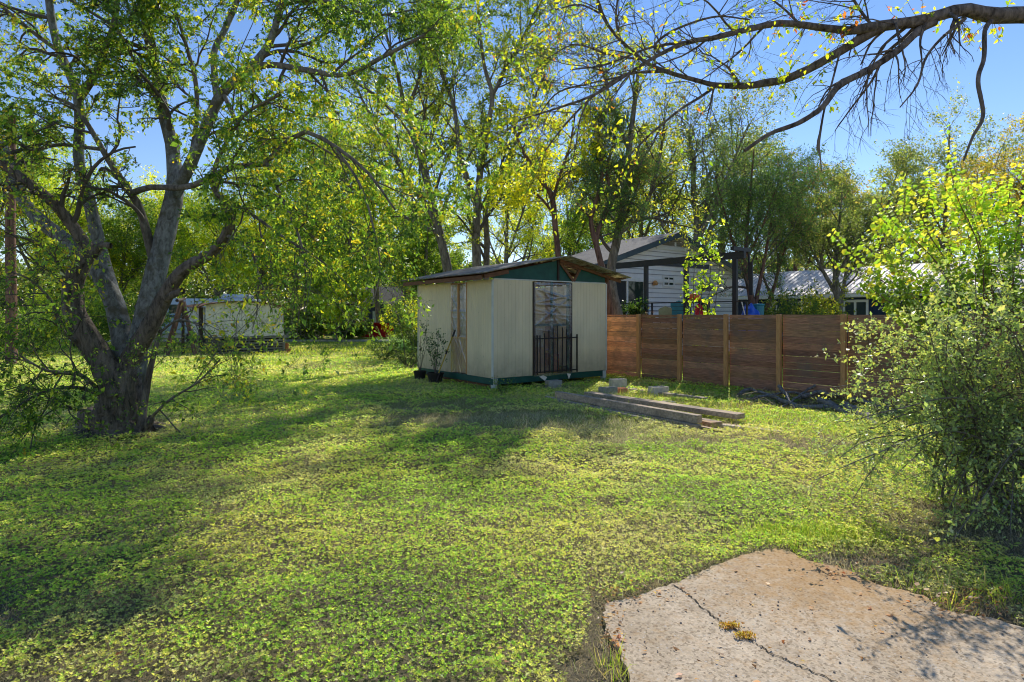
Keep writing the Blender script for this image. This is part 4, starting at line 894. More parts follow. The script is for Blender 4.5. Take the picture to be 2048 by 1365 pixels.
g = G(22, 733); mb = MB(); pts = [g+V3(.02*math.sin(i), 0, i*1.0) for i in range(0, 10)]; mb.tube(pts, np.linspace(.18, .13, 10), 14); tag(mb.build('utility_pole', M['pole_wood'], None, smooth=True), 'reddish brown round utility pole at the left edge', 'pole')
# distant dark house with red things near the road
dh = thing('dark_cottage', (-14, 56, 0), 'dark cottage half hidden by foliage beyond the road', 'house')
mb = MB(); mb.obox((-17.5, 56, 0), (7.5,0,0), (0,6,0), (0,0,2.9)); mb.build('wall', M['navy'], dh)
mb = MB(); mb.add([(-18,55.5,2.85),(-9.6,55.5,2.85),(-9.6,59,4.6),(-18,59,4.6),(-18,62.5,2.85),(-9.6,62.5,2.85)], [(0,1,2,3),(3,2,5,4)]); mb.build('roof', M['shingle'], dh)
mb = MB(); mb.obox((-13.0, 55.95, .1), (.75,0,0), (0,.04,0), (0,0,2.1)); mb.build('door', plain('pale_door', (.4,.5,.55), .6), dh)
mb = MB(); mb.obox((-16.6, 55.94, .9), (1.4,0,0), (0,.05,0), (0,0,1.1)); mb.build('window', M['house_trim'], dh)
hm = thing('hammock', (-12, 48, 0), 'deep red hammock hanging beyond the road', 'hammock'); Yh = 48
vs = []; fs = []
for i in range(21):
    for j in range(7):
        u = i/20; v_ = j/6*2-1; x = -12.1+2.5*u; sag = .85*(4*u*(1-u)); vs.append((x, Yh+v_*.45*math.sin(PI*u)**.5, 1.45-.25*u-sag*(.55+.0*v_)+.35*v_*v_*math.sin(PI*u)))
for i in range(20):
    for j in range(6): q = i*7+j; fs.append((q, q+7, q+8, q+1))
mb = MB(); mb.add(vs, fs); o = mb.build('cloth', M['red_cloth'], hm, smooth=True)
mb = MB(); mb.obox((-12.2, 48.1, .05), (2.7, 0, 0), (0,.05,0), (0,0,.95)); mb.build('fringe', M['red_cloth'], hm)
mb = MB(); mb.beam((-13.4, 49, .75), (-15.6, 49.3, .8), .04, .8, up=(0,0,1)); mb.obox((-15.6, 49.4, 0), (.1,0,0), (0,.1,0), (0,0,.6)); mb.obox((-13.5, 49.4, 0), (.1,0,0), (0,.1,0), (0,0,.6)); tag(mb.build('orange_barrier', M['orange'], None), 'orange red panel fence left of the red hammock', 'barrier')
st = thing('garden_wall', (-20, 47.5, 0), 'low grey stone garden wall beyond the road', 'wall')
rr = random.Random(9); mb = MB()
for r_ in range(4):
    x = -30.0+rr.random()*.3
    while x < -15.8:
        wd = rr.uniform(.3, .7); c = rr.uniform(.6, 1.15); mb.obox((x, 47.4+rr.uniform(-.02,.02), r_*.24), (wd-.02,0,0), (0,.35,0), (0,0,.225), (c,c,c)); x += wd
mb.build('stones', M['cinder'], st)
# ================================================================ POTS, SPADE AND PLANTS BY THE SHED WALL
def lathe_pot(c, r_, h_): 
    mb = MB(); mb.lathe(c, [(0,0),(r_*.8,0),(r_,h_*.85),(r_*1.08,h_*.86),(r_*1.08,h_),(r_*.92,h_),(r_*.88,h_*.8),(0,h_*.8)], 18); return mb
def shrub(name, base, stems, seed, lab, cat, leaf=.05, nl=40, pal=None, wts=None, mat='leaf', r0=.008, n1=5, L1=.35, droop=.3, ratio=.45, group=None, pot=None, nl0=0, hexa=False, jit=.03, n2=0, L2=.15, stem_mat='twig'):
    r_ = thing(name, base, lab, cat, group); L = Limbs(seed); R3 = L.rng
    if pot: lathe_pot(base, *pot).build('pot', M['void'], r_)
    A = []; RR = []
    for s_ in stems:
        p, q = smoothline([np.array(x, float) for x in s_], np.linspace(r0, r0*.35, len(s_)), 12); A.append(p); RR.append(q)
    A = np.array(A); RR = np.array(RR); parts = [tubes(A, RR, 5)]
    b1, q1 = L.spawn(A, RR, n1, .2, 1, .8, L1, 6, .12, (0,0,.03), rmin=.0025); parts.append(tubes(b1, q1, 3))
    src = b1
    if n2: b2, q2 = L.spawn(b1, q1, n2, .2, 1, .8, L2, 5, .12, (0,0,-.02), rmin=.002); parts.append(tubes(b2, q2, 3)); src = b2
    v, f = merge(parts); np_mesh('stems', v, f, np.ones((len(v), 3)), M[stem_mat], r_)
    p, tg = leaf_positions(R3, src, nl, jit, .1)
    if nl0: pa, ta = leaf_positions(R3, A, nl0, jit*.6, .25); p = np.vstack([p, pa]); tg = np.vstack([tg, ta])
    pal = pal or [(.04,.08,.015),(.07,.13,.02),(.13,.17,.03)]; fn = leaf_hex if hexa else leaf_quads
    leaves_obj('foliage', fn(R3, p, tg, leaf, ratio, droop), pal_colors(R3, p, pal, wts or [1]*len(pal)), M[mat], r_); return r_
b1_ = S(-.35, 3.1, 0); b2_ = S(-.38, 2.15, 0)
R3 = np.random.default_rng(3)
def fan(base, n, h, sp, seed, lean=(0,0,0), z0=0.0):
    r3 = np.random.default_rng(seed); out = []
    for i in range(n):
        a = r3.random()*2*PI; q = sp*(.3+.7*r3.random()); hh = h*(.6+.4*r3.random()); b = np.array(base)+V3(0,0,z0)
        t = b+V3(math.cos(a)*q, math.sin(a)*q, hh)+np.array(lean); m = b+(t-b)*.5+V3(math.cos(a)*q*.15, math.sin(a)*q*.15, hh*.08); out.append([b, m, t])
    return out
shrub('potted_shrub', b1_, fan(b1_, 5, 1.5, .35, 4, z0=.25), 41, 'airy shrub in a black pot at the far end of the shed side wall', 'potted plant', leaf=.05, nl=7, n1=6, L1=.3, pot=(.17, .28), mat='leaf_gloss', pal=[(.02,.05,.02),(.05,.08,.03)])
shrub('potted_shrub', b2_, fan(b2_, 6, 1.35, .35, 5, z0=.25), 42, 'bushier shrub in the larger black pot beside the spade', 'potted plant', leaf=.065, nl=9, n1=7, L1=.32, pot=(.21, .31), mat='leaf_gloss', pal=[(.02,.055,.02),(.05,.10,.03)])
sp_ = thing('spade', S(-.34, 1.72, 0), 'yellow shafted spade with black grip leaning on the shed wall', 'spade')
a_, b_ = S(-.40, 1.95, .30), S(-.10, 1.60, 1.45); d_ = (b_-a_)
mb = MB(); mb.tube([a_, b_-d_*.15], [.016, .016], 8); mb.build('shaft', M['yellow'], sp_, smooth=True)
mb = MB(); mb.tube([b_-d_*.15, b_], [.022, .026], 8); mb.tube([a_+d_*.45, a_+d_*.53], [.025, .025], 8); mb.build('grip', M['black'], sp_)
mb = MB(); mb.add([a_+U*.10+V3(0,0,.02), a_-U*.10+V3(0,0,.02), a_-U*.10-d_*.16, a_-U*.02-d_*.25, a_+U*.02-d_*.25, a_+U*.10-d_*.16], [(0,1,2,3,4,5)]); o = mb.build('blade', M['iron'], sp_); m_ = o.modifiers.new('s', 'SOLIDIFY'); m_.thickness = .006
g = G(812, 735); shrub('young_sapling', g, [[g, g+V3(-.12,0,1.1), g+V3(-.45,.1,2.3), g+V3(-.62,0,3.2)], [g, g+V3(-.4,0,.6), g+V3(-.8,.1,.9)], [g, g+V3(.3,0,.5), g+V3(.5,.1,.8)]], 43, 'thin leaning sapling left of the shed with sparse leaves', 'sapling', leaf=.06, nl=7, n1=7, L1=.5, r0=.018, pal=[(.05,.09,.02),(.10,.15,.03)])
g = G(770, 722); shrub('low_bush', g, fan(g, 16, .9, 1.3, 6), 44, 'low dark bush in the shade left of the shed', 'bush', leaf=.06, nl=14, n1=8, L1=.4, pal=[(.03,.06,.015),(.06,.10,.02)])
g = G(832, 742)+V3(-.3,.6,0); shrub('low_bush', g, fan(g, 12, .8, .6, 7), 47, 'small twiggy bush against the far corner of the shed', 'bush', leaf=.05, nl=10, n1=7, L1=.3, pal=[(.03,.06,.015),(.05,.08,.02)])
g = G(985, 790)+V3(.25,-.1,0); shrub('weed_clump', g, fan(g, 14, .42, .35, 8), 45, 'small weed clump at the front corner post of the shed', 'weed', leaf=.035, nl=5, n1=4, L1=.12, r0=.003)
g = G(795, 700); shrub('yellow_bush', g+V3(0,3,0), fan(g+V3(0,3,0), 26, 2.7, 1.5, 9), 46, 'bright yellow leaved bush behind the shed at left', 'bush', leaf=.12, nl=16, n1=9, L1=.7, mat='leaf_bright', pal=[(.26,.29,.02),(.38,.34,.02),(.16,.22,.02)])
g = G(810, 700); r_ = thing('spiky_plant', g, 'grey green spiky clump on the lawn left of the shed', 'plant'); k = 420; d = R3.normal(size=(k,3)); d[:, 2] = np.abs(d[:, 2])*1.0+.25; d = nrm(d); p = g+R3.normal(size=(k,3))*V3(.35,.3,0); wv = nrm(np.cross(d, R3.normal(size=(k,3)))); Lk = (.95*np.exp(.15*R3.normal(size=k)))[:, None]
v = np.stack([p-wv*.02, p+wv*.02, p+d*Lk+wv*.004, p+d*Lk-wv*.004], 1); leaves_obj('foliage', v, pal_colors(R3, p, [(.12,.20,.12),(.18,.25,.14)], [1,1]), M['leaf'], r_)
g = G(845, 712)+V3(0,1,0)
# sapling in front of the white house
g = V3((1405-1024)/F*16.2, 16.2, 0)
shrub('young_sapling', g, [[g, g+V3(-.1,0,1.5), g+V3(.05,.1,2.8), g+V3(.1,0,4.1)], [g, g+V3(-.3,0,1.4), g+V3(-.45,.1,2.4), g+V3(-.5,0,3.4)], [g, g+V3(.3,.1,1.6), g+V3(.45,.1,2.7), g+V3(.5,0,3.6)], [g, g+V3(.1,-.1,1.7), g+V3(.25,.1,3.1), g+V3(.3,0,4.3)], [g, g+V3(-.2,.1,1.9), g+V3(-.2,.1,3.0), g+V3(-.15,0,3.9)]], 48, 'bright lime green sapling standing in front of the white house', 'sapling', leaf=.11, nl=8, n1=14, L1=.42, r0=.014, mat='leaf_bright', pal=[(.16,.24,.02),(.24,.30,.03),(.09,.15,.02)], ratio=.6)
# ================================================================ TREES
def bark_tube(pts, rad, S_, amp, seed, nr=9):
    v, f = tubes(pts[None], rad[None], S_); n = len(pts); r3 = np.random.default_rng(seed)
    th = np.tile(np.arange(S_)*2*PI/S_, n); zz = np.repeat(np.r_[0, np.cumsum(np.linalg.norm(np.diff(pts, axis=0), axis=1))], S_)
    c = np.repeat(pts, S_, 0); rd = np.repeat(rad, S_)
    rid = np.abs(np.sin(nr*th/2*1.0+1.3*np.sin(2.3*zz+seed)+.8*np.sin(7*zz+th)))-.6+.5*np.sin(3*th+1.7*zz+seed)*.5+.25*np.sin(13*zz+5*th)
    v = c+(v-c)*(1+amp*rid+.03*r3.normal(size=len(v)))[:, None]
    return v, f
def wood_obj(name, parts, mat, parent, smooth=True):
    v, f = merge(parts); return np_mesh(name, v, f, None, M[mat], parent, smooth=smooth)
def crown_from(L, A, RR, levels, leaf_kw, parent, leafmat='leaf', extra_src=None, twigs_name='twigs'):
    """levels: list of spawn kwargs; leaves on the last two levels"""
    parts = []; cur = (A, RR); hist = []
    for i, kw in enumerate(levels):
        n = kw.pop('n'); t0 = kw.pop('t0', .2); t1 = kw.pop('t1', 1.0); ang = kw.pop('ang', .8); ln = kw.pop('length')
        S_ = kw.pop('S', 4 if i == 0 else 3)
        b, r = L.spawn(cur[0], cur[1], n, t0, t1, ang, ln, **kw); parts.append(tubes(b, r, S_)); cur = (b, r); hist.append(cur)
    wood_obj(twigs_name, parts, leaf_kw.pop('twigmat', 'twig'), parent)
    nl, jit = leaf_kw.pop('nl'), leaf_kw.pop('jit', .02); nl2 = leaf_kw.pop('nl2', 0); keep = leaf_kw.pop('keep', None)
    p, tg = leaf_positions(L.rng, cur[0], nl, jit, .15)
    if nl2 and len(hist) > 1: pa, ta = leaf_positions(L.rng, hist[-2][0], nl2, jit, .3); p = np.vstack([p, pa]); tg = np.vstack([tg, ta])
    if keep is not None: k = keep(p); p, tg = p[k], tg[k]
    k = p[:, 2] > .02; p, tg = p[k], tg[k]
    pal, wts = leaf_kw.pop('pal'), leaf_kw.pop('wts'); hexa = leaf_kw.pop('hexa', False); clump = leaf_kw.pop('clump', 1.6)
    fn = leaf_hex if hexa else leaf_quads
    leaves_obj('crown', fn(L.rng, p, tg, **leaf_kw), pal_colors(L.rng, p, pal, wts, clump=clump), M[leafmat], parent)
    return hist
# ---- the big multi-stemmed tree at the left
gb = G(238, 868)
T1 = thing('multi_stemmed_tree', gb, 'big multi stemmed tree with dark and pale grey limbs on the left lawn', 'tree')
D1 = 9.3
dark = [  # trunk and dark furrowed limbs
 [(238,880,D1-.05,112),(238,862,D1-.02,98),(238,835,D1,88),(241,800,D1,78),(243,760,D1,70),(240,725,D1,54)],
 [(238,790,D1-.12,70),(205,725,D1-.15,58),(172,672,D1-.25,52),(148,620,D1-.3,46),(148,565,D1-.3,42),(172,515,D1-.3,40),(186,490,D1-.3,34)],
 [(180,508,D1-.3,34),(150,460,D1-.4,26),(105,405,D1-.6,24),(50,362,D1-.8,23),(-10,318,D1-1,21),(-90,270,D1-1.2,17),(-200,180,D1-1.5,12)],
 [(182,508,D1-.3,32),(204,492,D1-.3,18),(222,492,D1-.3,14)],
 [(240,755,D1+.05,54),(272,700,D1,44),(305,645,D1-.1,40),(332,590,D1-.2,36),(368,540,D1-.4,29),(420,508,D1-.6,25),(452,470,D1-.8,23),(458,425,D1-.9,20),(430,385,D1-1,16),(425,350,D1-1.1,12)],
 [(330,600,D1-.2,22),(345,590,D1-.3,17),(366,582,D1-.35,15)],
 [(286,868,D1-.1,34),(284,835,D1-.1,20),(293,775,D1-.05,16),(306,715,D1-.05,12),(322,660,D1,9)],
 [(286,860,D1-.15,26),(300,842,D1-.2,18),(302,832,D1-.2,13)],
]
pale = [
 [(266,862,D1+.12,56),(266,800,D1+.12,52),(268,740,D1+.12,52),(288,650,D1+.2,50),(312,545,D1+.3,47),(338,440,D1+.4,43),(350,380,D1+.45,38),(345,300,D1+.5,29),(325,215,D1+.5,25),(310,130,D1+.5,23),(296,60,D1+.4,24),(292,-30,D1+.3,21),(280,-160,D1,16)],
 [(255,770,D1+.1,60),(246,680,D1+.2,48),(226,600,D1+.3,42),(196,545,D1+.4,40),(150,497,D1+.5,36),(85,445,D1+.6,30),(45,400,D1+.7,26),(20,330,D1+.8,22),(-15,240,D1+.9,18),(-60,120,D1+1,13)],
 [(240,640,D1+.25,36),(222,580,D1+.35,32),(200,500,D1+.5,30),(178,400,D1+.5,26),(158,320,D1+.5,23),(157,200,D1+.5,21),(115,90,D1+.5,17),(98,0,D1+.4,16),(90,-120,D1+.2,12)],
 [(345,395,D1+.4,32),(385,320,D1+.2,26),(422,230,D1,25),(450,180,D1-.1,24),(500,138,D1-.2,22),(540,85,D1-.3,17),(560,10,D1-.4,14),(580,-120,D1-.6,10)],
 [(436,215,D1,16),(428,110,D1+.1,14),(452,55,D1+.2,13),(478,-10,D1+.2,12),(510,-140,D1+.2,9)],
]
thin = [
 [(496,140,D1-.2,16),(540,130,D1-.5,13),(610,140,D1-.9,12),(690,150,D1-1.2,10),(770,112,D1-1.4,8),(850,70,D1-1.6,6)],
 [(160,196,D1+.5,17),(192,146,D1+.3,14),(214,88,D1+.2,13),(228,50,D1+.1,12),(236,-20,D1,11),(260,-140,D1,8)],
 [(226,56,D1+.1,10),(265,35,D1-.1,7),(330,-20,D1-.3,5)],
 [(310,530,D1+.3,20),(280,420,D1+.2,16),(256,380,D1+.2,14),(218,322,D1+.1,12),(188,270,D1,10),(150,215,D1,8),(95,190,D1-.1,5)],
 [(262,388,D1+.1,13),(300,375,D1-.2,12),(368,376,D1-.5,12),(412,360,D1-.7,12),(462,335,D1-.9,13),(534,327,D1-1.2,11),(560,296,D1-1.3,9),(608,264,D1-1.5,9),(668,292,D1-1.7,8),(735,345,D1-1.9,6),(790,420,D1-2,4)],
 [(120,105,D1+.5,9),(60,60,D1+.3,8),(0,10,D1,7),(-80,-60,D1,5)],
 [(380,335,D1+.2,13),(392,250,D1+.3,9),(392,170,D1+.3,9),(372,90,D1+.2,7),(350,20,D1+.1,5)],
 [(448,190,D1-.1,9),(470,240,D1-.3,9),(482,275,D1-.4,8),(520,265,D1-.6,6),(600,275,D1-1,5),(700,330,D1-1.3,4)],
 [(534,327,D1-1.2,8),(565,400,D1-1.5,6),(600,480,D1-1.8,5),(612,560,D1-2,4),(608,625,D1-2.1,2)],
 [(668,292,D1-1.7,6),(720,370,D1-1.9,5),(748,460,D1-2,4),(760,540,D1-2,3),(745,610,D1-2,2)],
 [(430,385,D1-1,9),(505,430,D1-1.3,7),(560,470,D1-1.6,5),(640,520,D1-1.9,4),(700,575,D1-2.1,2)],
 [(425,350,D1-1.1,10),(445,300,D1-1.2,8),(490,230,D1-1.4,6),(560,190,D1-1.7,5)],
 [(452,470,D1-.8,8),(500,500,D1-1.1,6),(520,560,D1-1.3,4),(545,625,D1-1.5,2)],
 [(210,300,D1+.1,8),(120,290,D1-.3,7),(60,300,D1-.6,6),(0,260,D1-.9,5),(-70,240,D1-1,4)],
 [(196,778,D1-.2,9),(160,750,D1-.5,8),(120,745,D1-.8,7),(85,738,D1-1,5),(20,700,D1-1.2,3)],
 [(200,790,D1-.2,8),(150,775,D1-.7,7),(85,785,D1-1.1,6),(40,810,D1-1.4,4),(-20,850,D1-1.5,3)],
 [(175,822,D1-.3,6),(130,815,D1-.6,5),(95,795,D1-.8,4),(60,760,D1-1,3)],
 [(160,690,D1-.3,8),(125,660,D1-.7,6),(100,600,D1-1,6),(60,560,D1-1.3,4),(10,540,D1-1.5,3)],
 [(300,838,D1-.2,6),(340,800,D1-.5,5),(395,765,D1-.8,4),(440,720,D1-1,3)],
 [(320,665,D1,5),(360,640,D1-.4,4),(410,660,D1-.7,3),(440,700,D1-.8,2)],
 [(150,600,D1-.3,7),(110,520,D1-.7,6),(60,480,D1-1.1,5),(-20,470,D1-1.4,3)],
 [(690,150,D1-1.2,7),(760,200,D1-1.3,6),(820,270,D1-1.5,4),(850,370,D1-1.6,3)],
 [(560,10,D1-.4,9),(640,0,D1-.8,7),(740,30,D1-1,5),(830,20,D1-1.2,3)],
 [(300,-20,D1+.3,12),(380,-80,D1+.1,9),(470,-130,D1,6)],
 [(330,230,D1+.5,10),(290,150,D1+.2,7),(255,100,D1,5),(235,60,D1,4)],
]
tr_ = thing
r0 = bark_tube(*guide(dark[0], 40), 56, .12, 1, 17)
roots = []
for an, ln_ in ((.1,.8),(.9,.6),(2.2,.6),(3.1,.9),(3.9,.8),(4.5,1.0),(5.1,.9),(5.7,.8)):
    d_ = V3(math.cos(an), math.sin(an), 0); roots.append(bark_tube(*smoothline([gb+d_*.12+V3(0,.1,.38), gb+d_*.33+V3(0,.1,.11), gb+d_*(.36+ln_*.35)+V3(0,.1,.03), gb+d_*(.36+ln_*.8)+V3(0,.1,-.05)], [.09,.07,.045,.02], 14), 14, .1, int(an*9), 7))
trunk = wood_obj('trunk', [r0]+roots, 'dark_bark', T1)
ORG[trunk.name] = ORG[T1.name]
gd = [guide([(a, b, c, w*.80) for a, b, c, w in g_], 30) for g_ in dark[1:]]; gpale = [guide([(a, b, c, w*.84) for a, b, c, w in g_], 34) for g_ in pale]; gthin = [guide(g_, 20) for g_ in thin]
for i, (p, q) in enumerate(gd): o = wood_obj('limb', [bark_tube(p, q, 30, .13, i+3, 11)], 'dark_bark', T1); o['label'] = 'dark furrowed limb'
for i, (p, q) in enumerate(gpale): o = wood_obj('limb', [bark_tube(p, q, 24, .035, i+13, 5)], 'pale_bark', T1); o['label'] = 'pale grey lichen spotted limb'
for i, (p, q) in enumerate(gthin): wood_obj('limb', [tubes(p[None], q[None], 8)], 'bark', T1)
L = Limbs(101)
def rs(p, q, n=16):
    i = np.linspace(0, len(p)-1, n); k = np.arange(len(p)); return np.stack([np.interp(i, k, p[:, c]) for c in range(3)], 1), np.interp(i, k, q)
srcs = [rs(*g_) for g_ in gthin]+[rs(g_[0][len(g_[0])//2:], g_[1][len(g_[0])//2:]) for g_ in gpale]+[rs(*gd[1])]
A = np.array([s_[0] for s_ in srcs]); RR = np.array([s_[1] for s_ in srcs])
def keep1(p):
    px = 1024+p[:, 0]/p[:, 1]*F; z = p[:, 2]
    k = np.where((z < 2.25) & (p[:, 0] > -5.6), .22, 1.0); k = np.where((z < 2.6) & (p[:, 0] <= -5.6), .30, k); k = np.where((np.hypot(p[:, 0]+6.3, p[:, 1]-9.0) < 1.3) & (z < 4.2), .35, k)
    return L.rng.random(len(p)) < k
h1 = crown_from(L, A, RR, [dict(n=9, t0=.15, ang=.9, length=1.2, N=10, wig=.16, bias=(0,-.01,-.035), ratio=.55, S=5), dict(n=7, t0=.15, ang=.8, length=.55, N=7, wig=.16, bias=(0,0,-.05), rmin=.0028), dict(n=5, t0=.2, ang=.8, length=.26, N=5, wig=.15, bias=(0,0,-.06), rmin=.0016)],
  dict(nl=11, jit=.012, nl2=10, szsd=.35, size=.047, ratio=.5, droop=.7, keep=keep1, pal=[(.045,.09,.022),(.08,.15,.028),(.16,.23,.03),(.30,.31,.025),(.34,.24,.03)], wts=[.22,.33,.28,.14,.03]), T1)
# ball moss clinging to the branches
src = h1[1][0]; pi = L.rng.choice(len(src), 46, replace=False); c0 = src[pi, 2]
k = 46*90; c_ = np.repeat(c0, 90, 0); d = nrm(L.rng.normal(size=(k, 3))); wv = nrm(np.cross(d, L.rng.normal(size=(k, 3)))); Lk = (np.repeat(.03+.05*L.rng.random(46), 90)*(.6+.6*L.rng.random(k)))[:, None]
v = np.stack([c_-wv*.0025, c_+wv*.0025, c_+d*Lk+wv*.001, c_+d*Lk-wv*.001], 1)
o = leaves_obj('ball_moss', v, pal_colors(L.rng, c_, [(.10,.11,.08),(.05,.055,.04)], [1,1]), M['moss'], T1); o['kind'] = 'stuff'
# water sprouts around the trunk
shoots = []
for i in range(8):
    b = P(215+90*L.rng.random(), 700+120*L.rng.random(), D1-.35); a = L.rng.normal(size=3)*V3(.7,.3,.3)+V3(0,-.1,.35); shoots.append([b, b+a*.5, b+a])
A2 = np.array([smoothline(s_, [.006,.005,.003], 10)[0] for s_ in shoots]); R2_ = np.tile(np.linspace(.006, .002, 10), (8, 1))
hh = L.spawn(A2, R2_, 6, .1, 1, .9, .35, 6, .15, (0,0,0), rmin=.0018)
wood_obj('shoots', [tubes(A2, R2_, 4), tubes(*hh, 3)], 'twig', T1)
p, tg = leaf_positions(L.rng, hh[0], 9, .02, .1)
leaves_obj('shoot_leaves', leaf_quads(L.rng, p, tg, .045, .45, .4), pal_colors(L.rng, p, [(.04,.085,.02),(.08,.14,.03),(.15,.20,.03)], [1,1,.7]), M['leaf'], T1)
# old stump at its foot
g = P(187, 0, 9.6); g[2] = 0
mb = MB(); vs = []; fs = []; S_ = 22
for i, (r_, z) in enumerate([(.27,-.02),(.23,.06),(.20,.18),(.19,.30),(.17,.34),(.08,.27),(0.001,.25)]):
    for j in range(S_): a = 2*PI*j/S_; q = 1+.12*abs(math.sin(4*a+i*.3))+.05*math.sin(9*a+i); vs.append(g+V3(r_*q*math.cos(a), r_*q*math.sin(a), z+(.03*math.sin(5*a+2) if 2 < i < 5 else 0)))
for i in range(6):
    for j in range(S_): fs.append((i*S_+j, i*S_+(j+1) % S_, (i+1)*S_+(j+1) % S_, (i+1)*S_+j))
mb.add(vs, fs); tag(mb.build('tree_stump', M['dark_bark'], None, smooth=True), 'dark rotten stump against the left tree trunk', 'stump')
# ---- tree off to the right whose limb reaches over the yard
D2 = 7.0
T2 = thing('overhanging_tree', (10.2, 8.0, 0), 'tree at right reaching long dark nearly bare limbs across the sky', 'tree')
tp, tq = smoothline([(10.2,8,0),(10.1,8,1.5),(9.8,7.8,3.0),(9.2,7.5,4.2),(8.2,7.15,5.0),(6.95,7.04,5.33)], [.34,.29,.26,.22,.16,.105], 30)
big2 = [
 [(2260,34,D2+.04,42),(2130,38,D2,39),(2048,30,D2,36),(1985,32,D2,34),(1933,20,D2,27),(1895,26,D2,25),(1841,42,D2,25),(1748,54,D2,23),(1700,62,D2,19),(1655,57,D2,15),(1563,47,D2-.1,14),(1493,60,D2-.2,13),(1420,78,D2-.3,11),(1378,84,D2-.35,10),(1322,108,D2-.4,9),(1276,135,D2-.5,7),(1193,188,D2-.6,6),(1120,215,D2-.7,5),(1040,240,D2-.8,3)],
 [(1765,54,D2,20),(1727,75,D2+.05,20),(1679,104,D2+.1,19),(1609,143,D2+.2,18),(1563,161,D2+.25,17),(1530,166,D2+.3,17),(1498,172,D2+.3,15),(1433,171,D2+.35,12),(1400,163,D2+.4,10),(1331,143,D2+.4,9),(1285,120,D2+.4,8),(1230,69,D2+.4,7),(1200,20,D2+.4,6),(1190,-40,D2+.4,5)],
 [(1870,44,D2,18),(1840,60,D2,17),(1794,102,D2-.1,15),(1739,139,D2-.2,15),(1679,171,D2-.3,15),(1646,213,D2-.4,12),(1600,245,D2-.5,11),(1540,268,D2-.55,9),(1489,302,D2-.6,8)],
 [(1985,40,D2,11),(1970,60,D2-.1,9),(1968,116,D2-.2,9),(1956,162,D2-.3,9),(1966,231,D2-.35,8),(1945,275,D2-.4,6),(1927,322,D2-.4,4)],
]
thin2 = [
 [(1680,104,D2,5),(1660,180,D2-.2,5),(1648,222,D2-.2,5),(1640,268,D2-.2,6),(1636,292,D2-.2,10),(1640,310,D2-.2,4),(1643,343,D2-.2,2)],
 [(1433,171,D2+.35,8),(1400,195,D2+.3,7),(1360,220,D2+.2,6),(1300,270,D2,5),(1250,320,D2,3)],
 [(1322,108,D2-.4,8),(1310,90,D2-.4,7),(1350,60,D2-.5,6),(1430,34,D2-.6,5),(1500,40,D2-.6,3)],
 [(1331,143,D2+.4,8),(1250,150,D2+.3,7),(1190,190,D2+.2,6),(1130,250,D2+.1,5),(1070,330,D2,3)],
 [(1285,120,D2+.4,6),(1220,110,D2+.3,5),(1150,90,D2+.2,4),(1090,120,D2+.1,3)],
 [(1841,42,D2,10),(1810,75,D2+.1,9),(1770,110,D2+.2,8),(1745,160,D2+.3,6),(1700,220,D2+.4,4),(1670,262,D2+.5,2)],
 [(1930,38,D2,9),(1880,80,D2-.2,7),(1850,120,D2-.3,6),(1835,170,D2-.3,5),(1800,215,D2-.4,3)],
 [(1748,56,D2,8),(1720,20,D2,7),(1690,-30,D2,6)],
 [(1600,50,D2,7),(1570,20,D2,5),(1530,-10,D2,4),(1480,-40,D2,3)],
 [(1378,84,D2-.35,8),(1300,96,D2-.4,6),(1210,130,D2-.5,5),(1140,140,D2-.5,3)],
 [(1240,80,D2+.4,7),(1232,40,D2+.4,6),(1235,0,D2+.4,5)],
 [(1205,30,D2+.4,5),(1160,10,D2+.4,4),(1110,20,D2+.4,3)],
 [(1180,195,D2-.6,5),(1160,240,D2-.6,4),(1150,300,D2-.7,3),(1130,380,D2-.7,2)],
 [(1250,152,D2+.3,5),(1170,170,D2+.2,4),(1110,190,D2+.2,4),(1060,260,D2+.2,2)],
]
parts = [bark_tube(tp, tq, 28, .07, 2, 11)]; wood_obj('trunk', parts, 'dark_bark', T2)
g2 = [guide([(a, b, c, w*.88) for a, b, c, w in g_], 44) for g_ in big2]; g2t = [guide([(a, b, c, w*.8) for a, b, c, w in g_], 18) for g_ in thin2]
for i, (p, q) in enumerate(g2): wood_obj('limb', [bark_tube(p, q, 18, .08, i+40, 9)], 'dark_bark', T2)
for (p, q) in g2t: wood_obj('limb', [tubes(p[None], q[None], 7)], 'dark_bark', T2)
L = Limbs(202)
# drooping bare twigs
dr = [rs(*g2t[5]), rs(*g2t[6]), rs(g2[2][0][3:22], g2[2][1][3:22]), rs(g2[0][0][8:20], g2[0][1][8:20])]
A = np.array([s_[0] for s_ in dr]); RR = np.array([s_[1] for s_ in dr])
b1, q1 = L.spawn(A, RR, 9, .2, .95, .8, .75, 10, .12, (-.02,-.01,-.22), ratio=.4, rmin=.0045); b2, q2 = L.spawn(b1, q1, 3, .25, .9, .6, .42, 7, .15, (0,0,-.10), rmin=.003); b3, q3 = L.spawn(b2, q2, 2, .3, .9, .6, .2, 5, .15, (0,0,-.05), rmin=.002)
wood_obj('bare_twigs', [tubes(b1, q1, 4), tubes(b2, q2, 3), tubes(b3, q3, 3)], 'dark_bark', T2)
src = [rs(g2[0][0][22:], g2[0][1][22:]), rs(g2[1][0][14:], g2[1][1][14:])]+[rs(*g2t[i]) for i in (1,2,3,4,7,8,9,10,11,12,13)]
A = np.array([s_[0] for s_ in src]); RR = np.array([s_[1] for s_ in src])
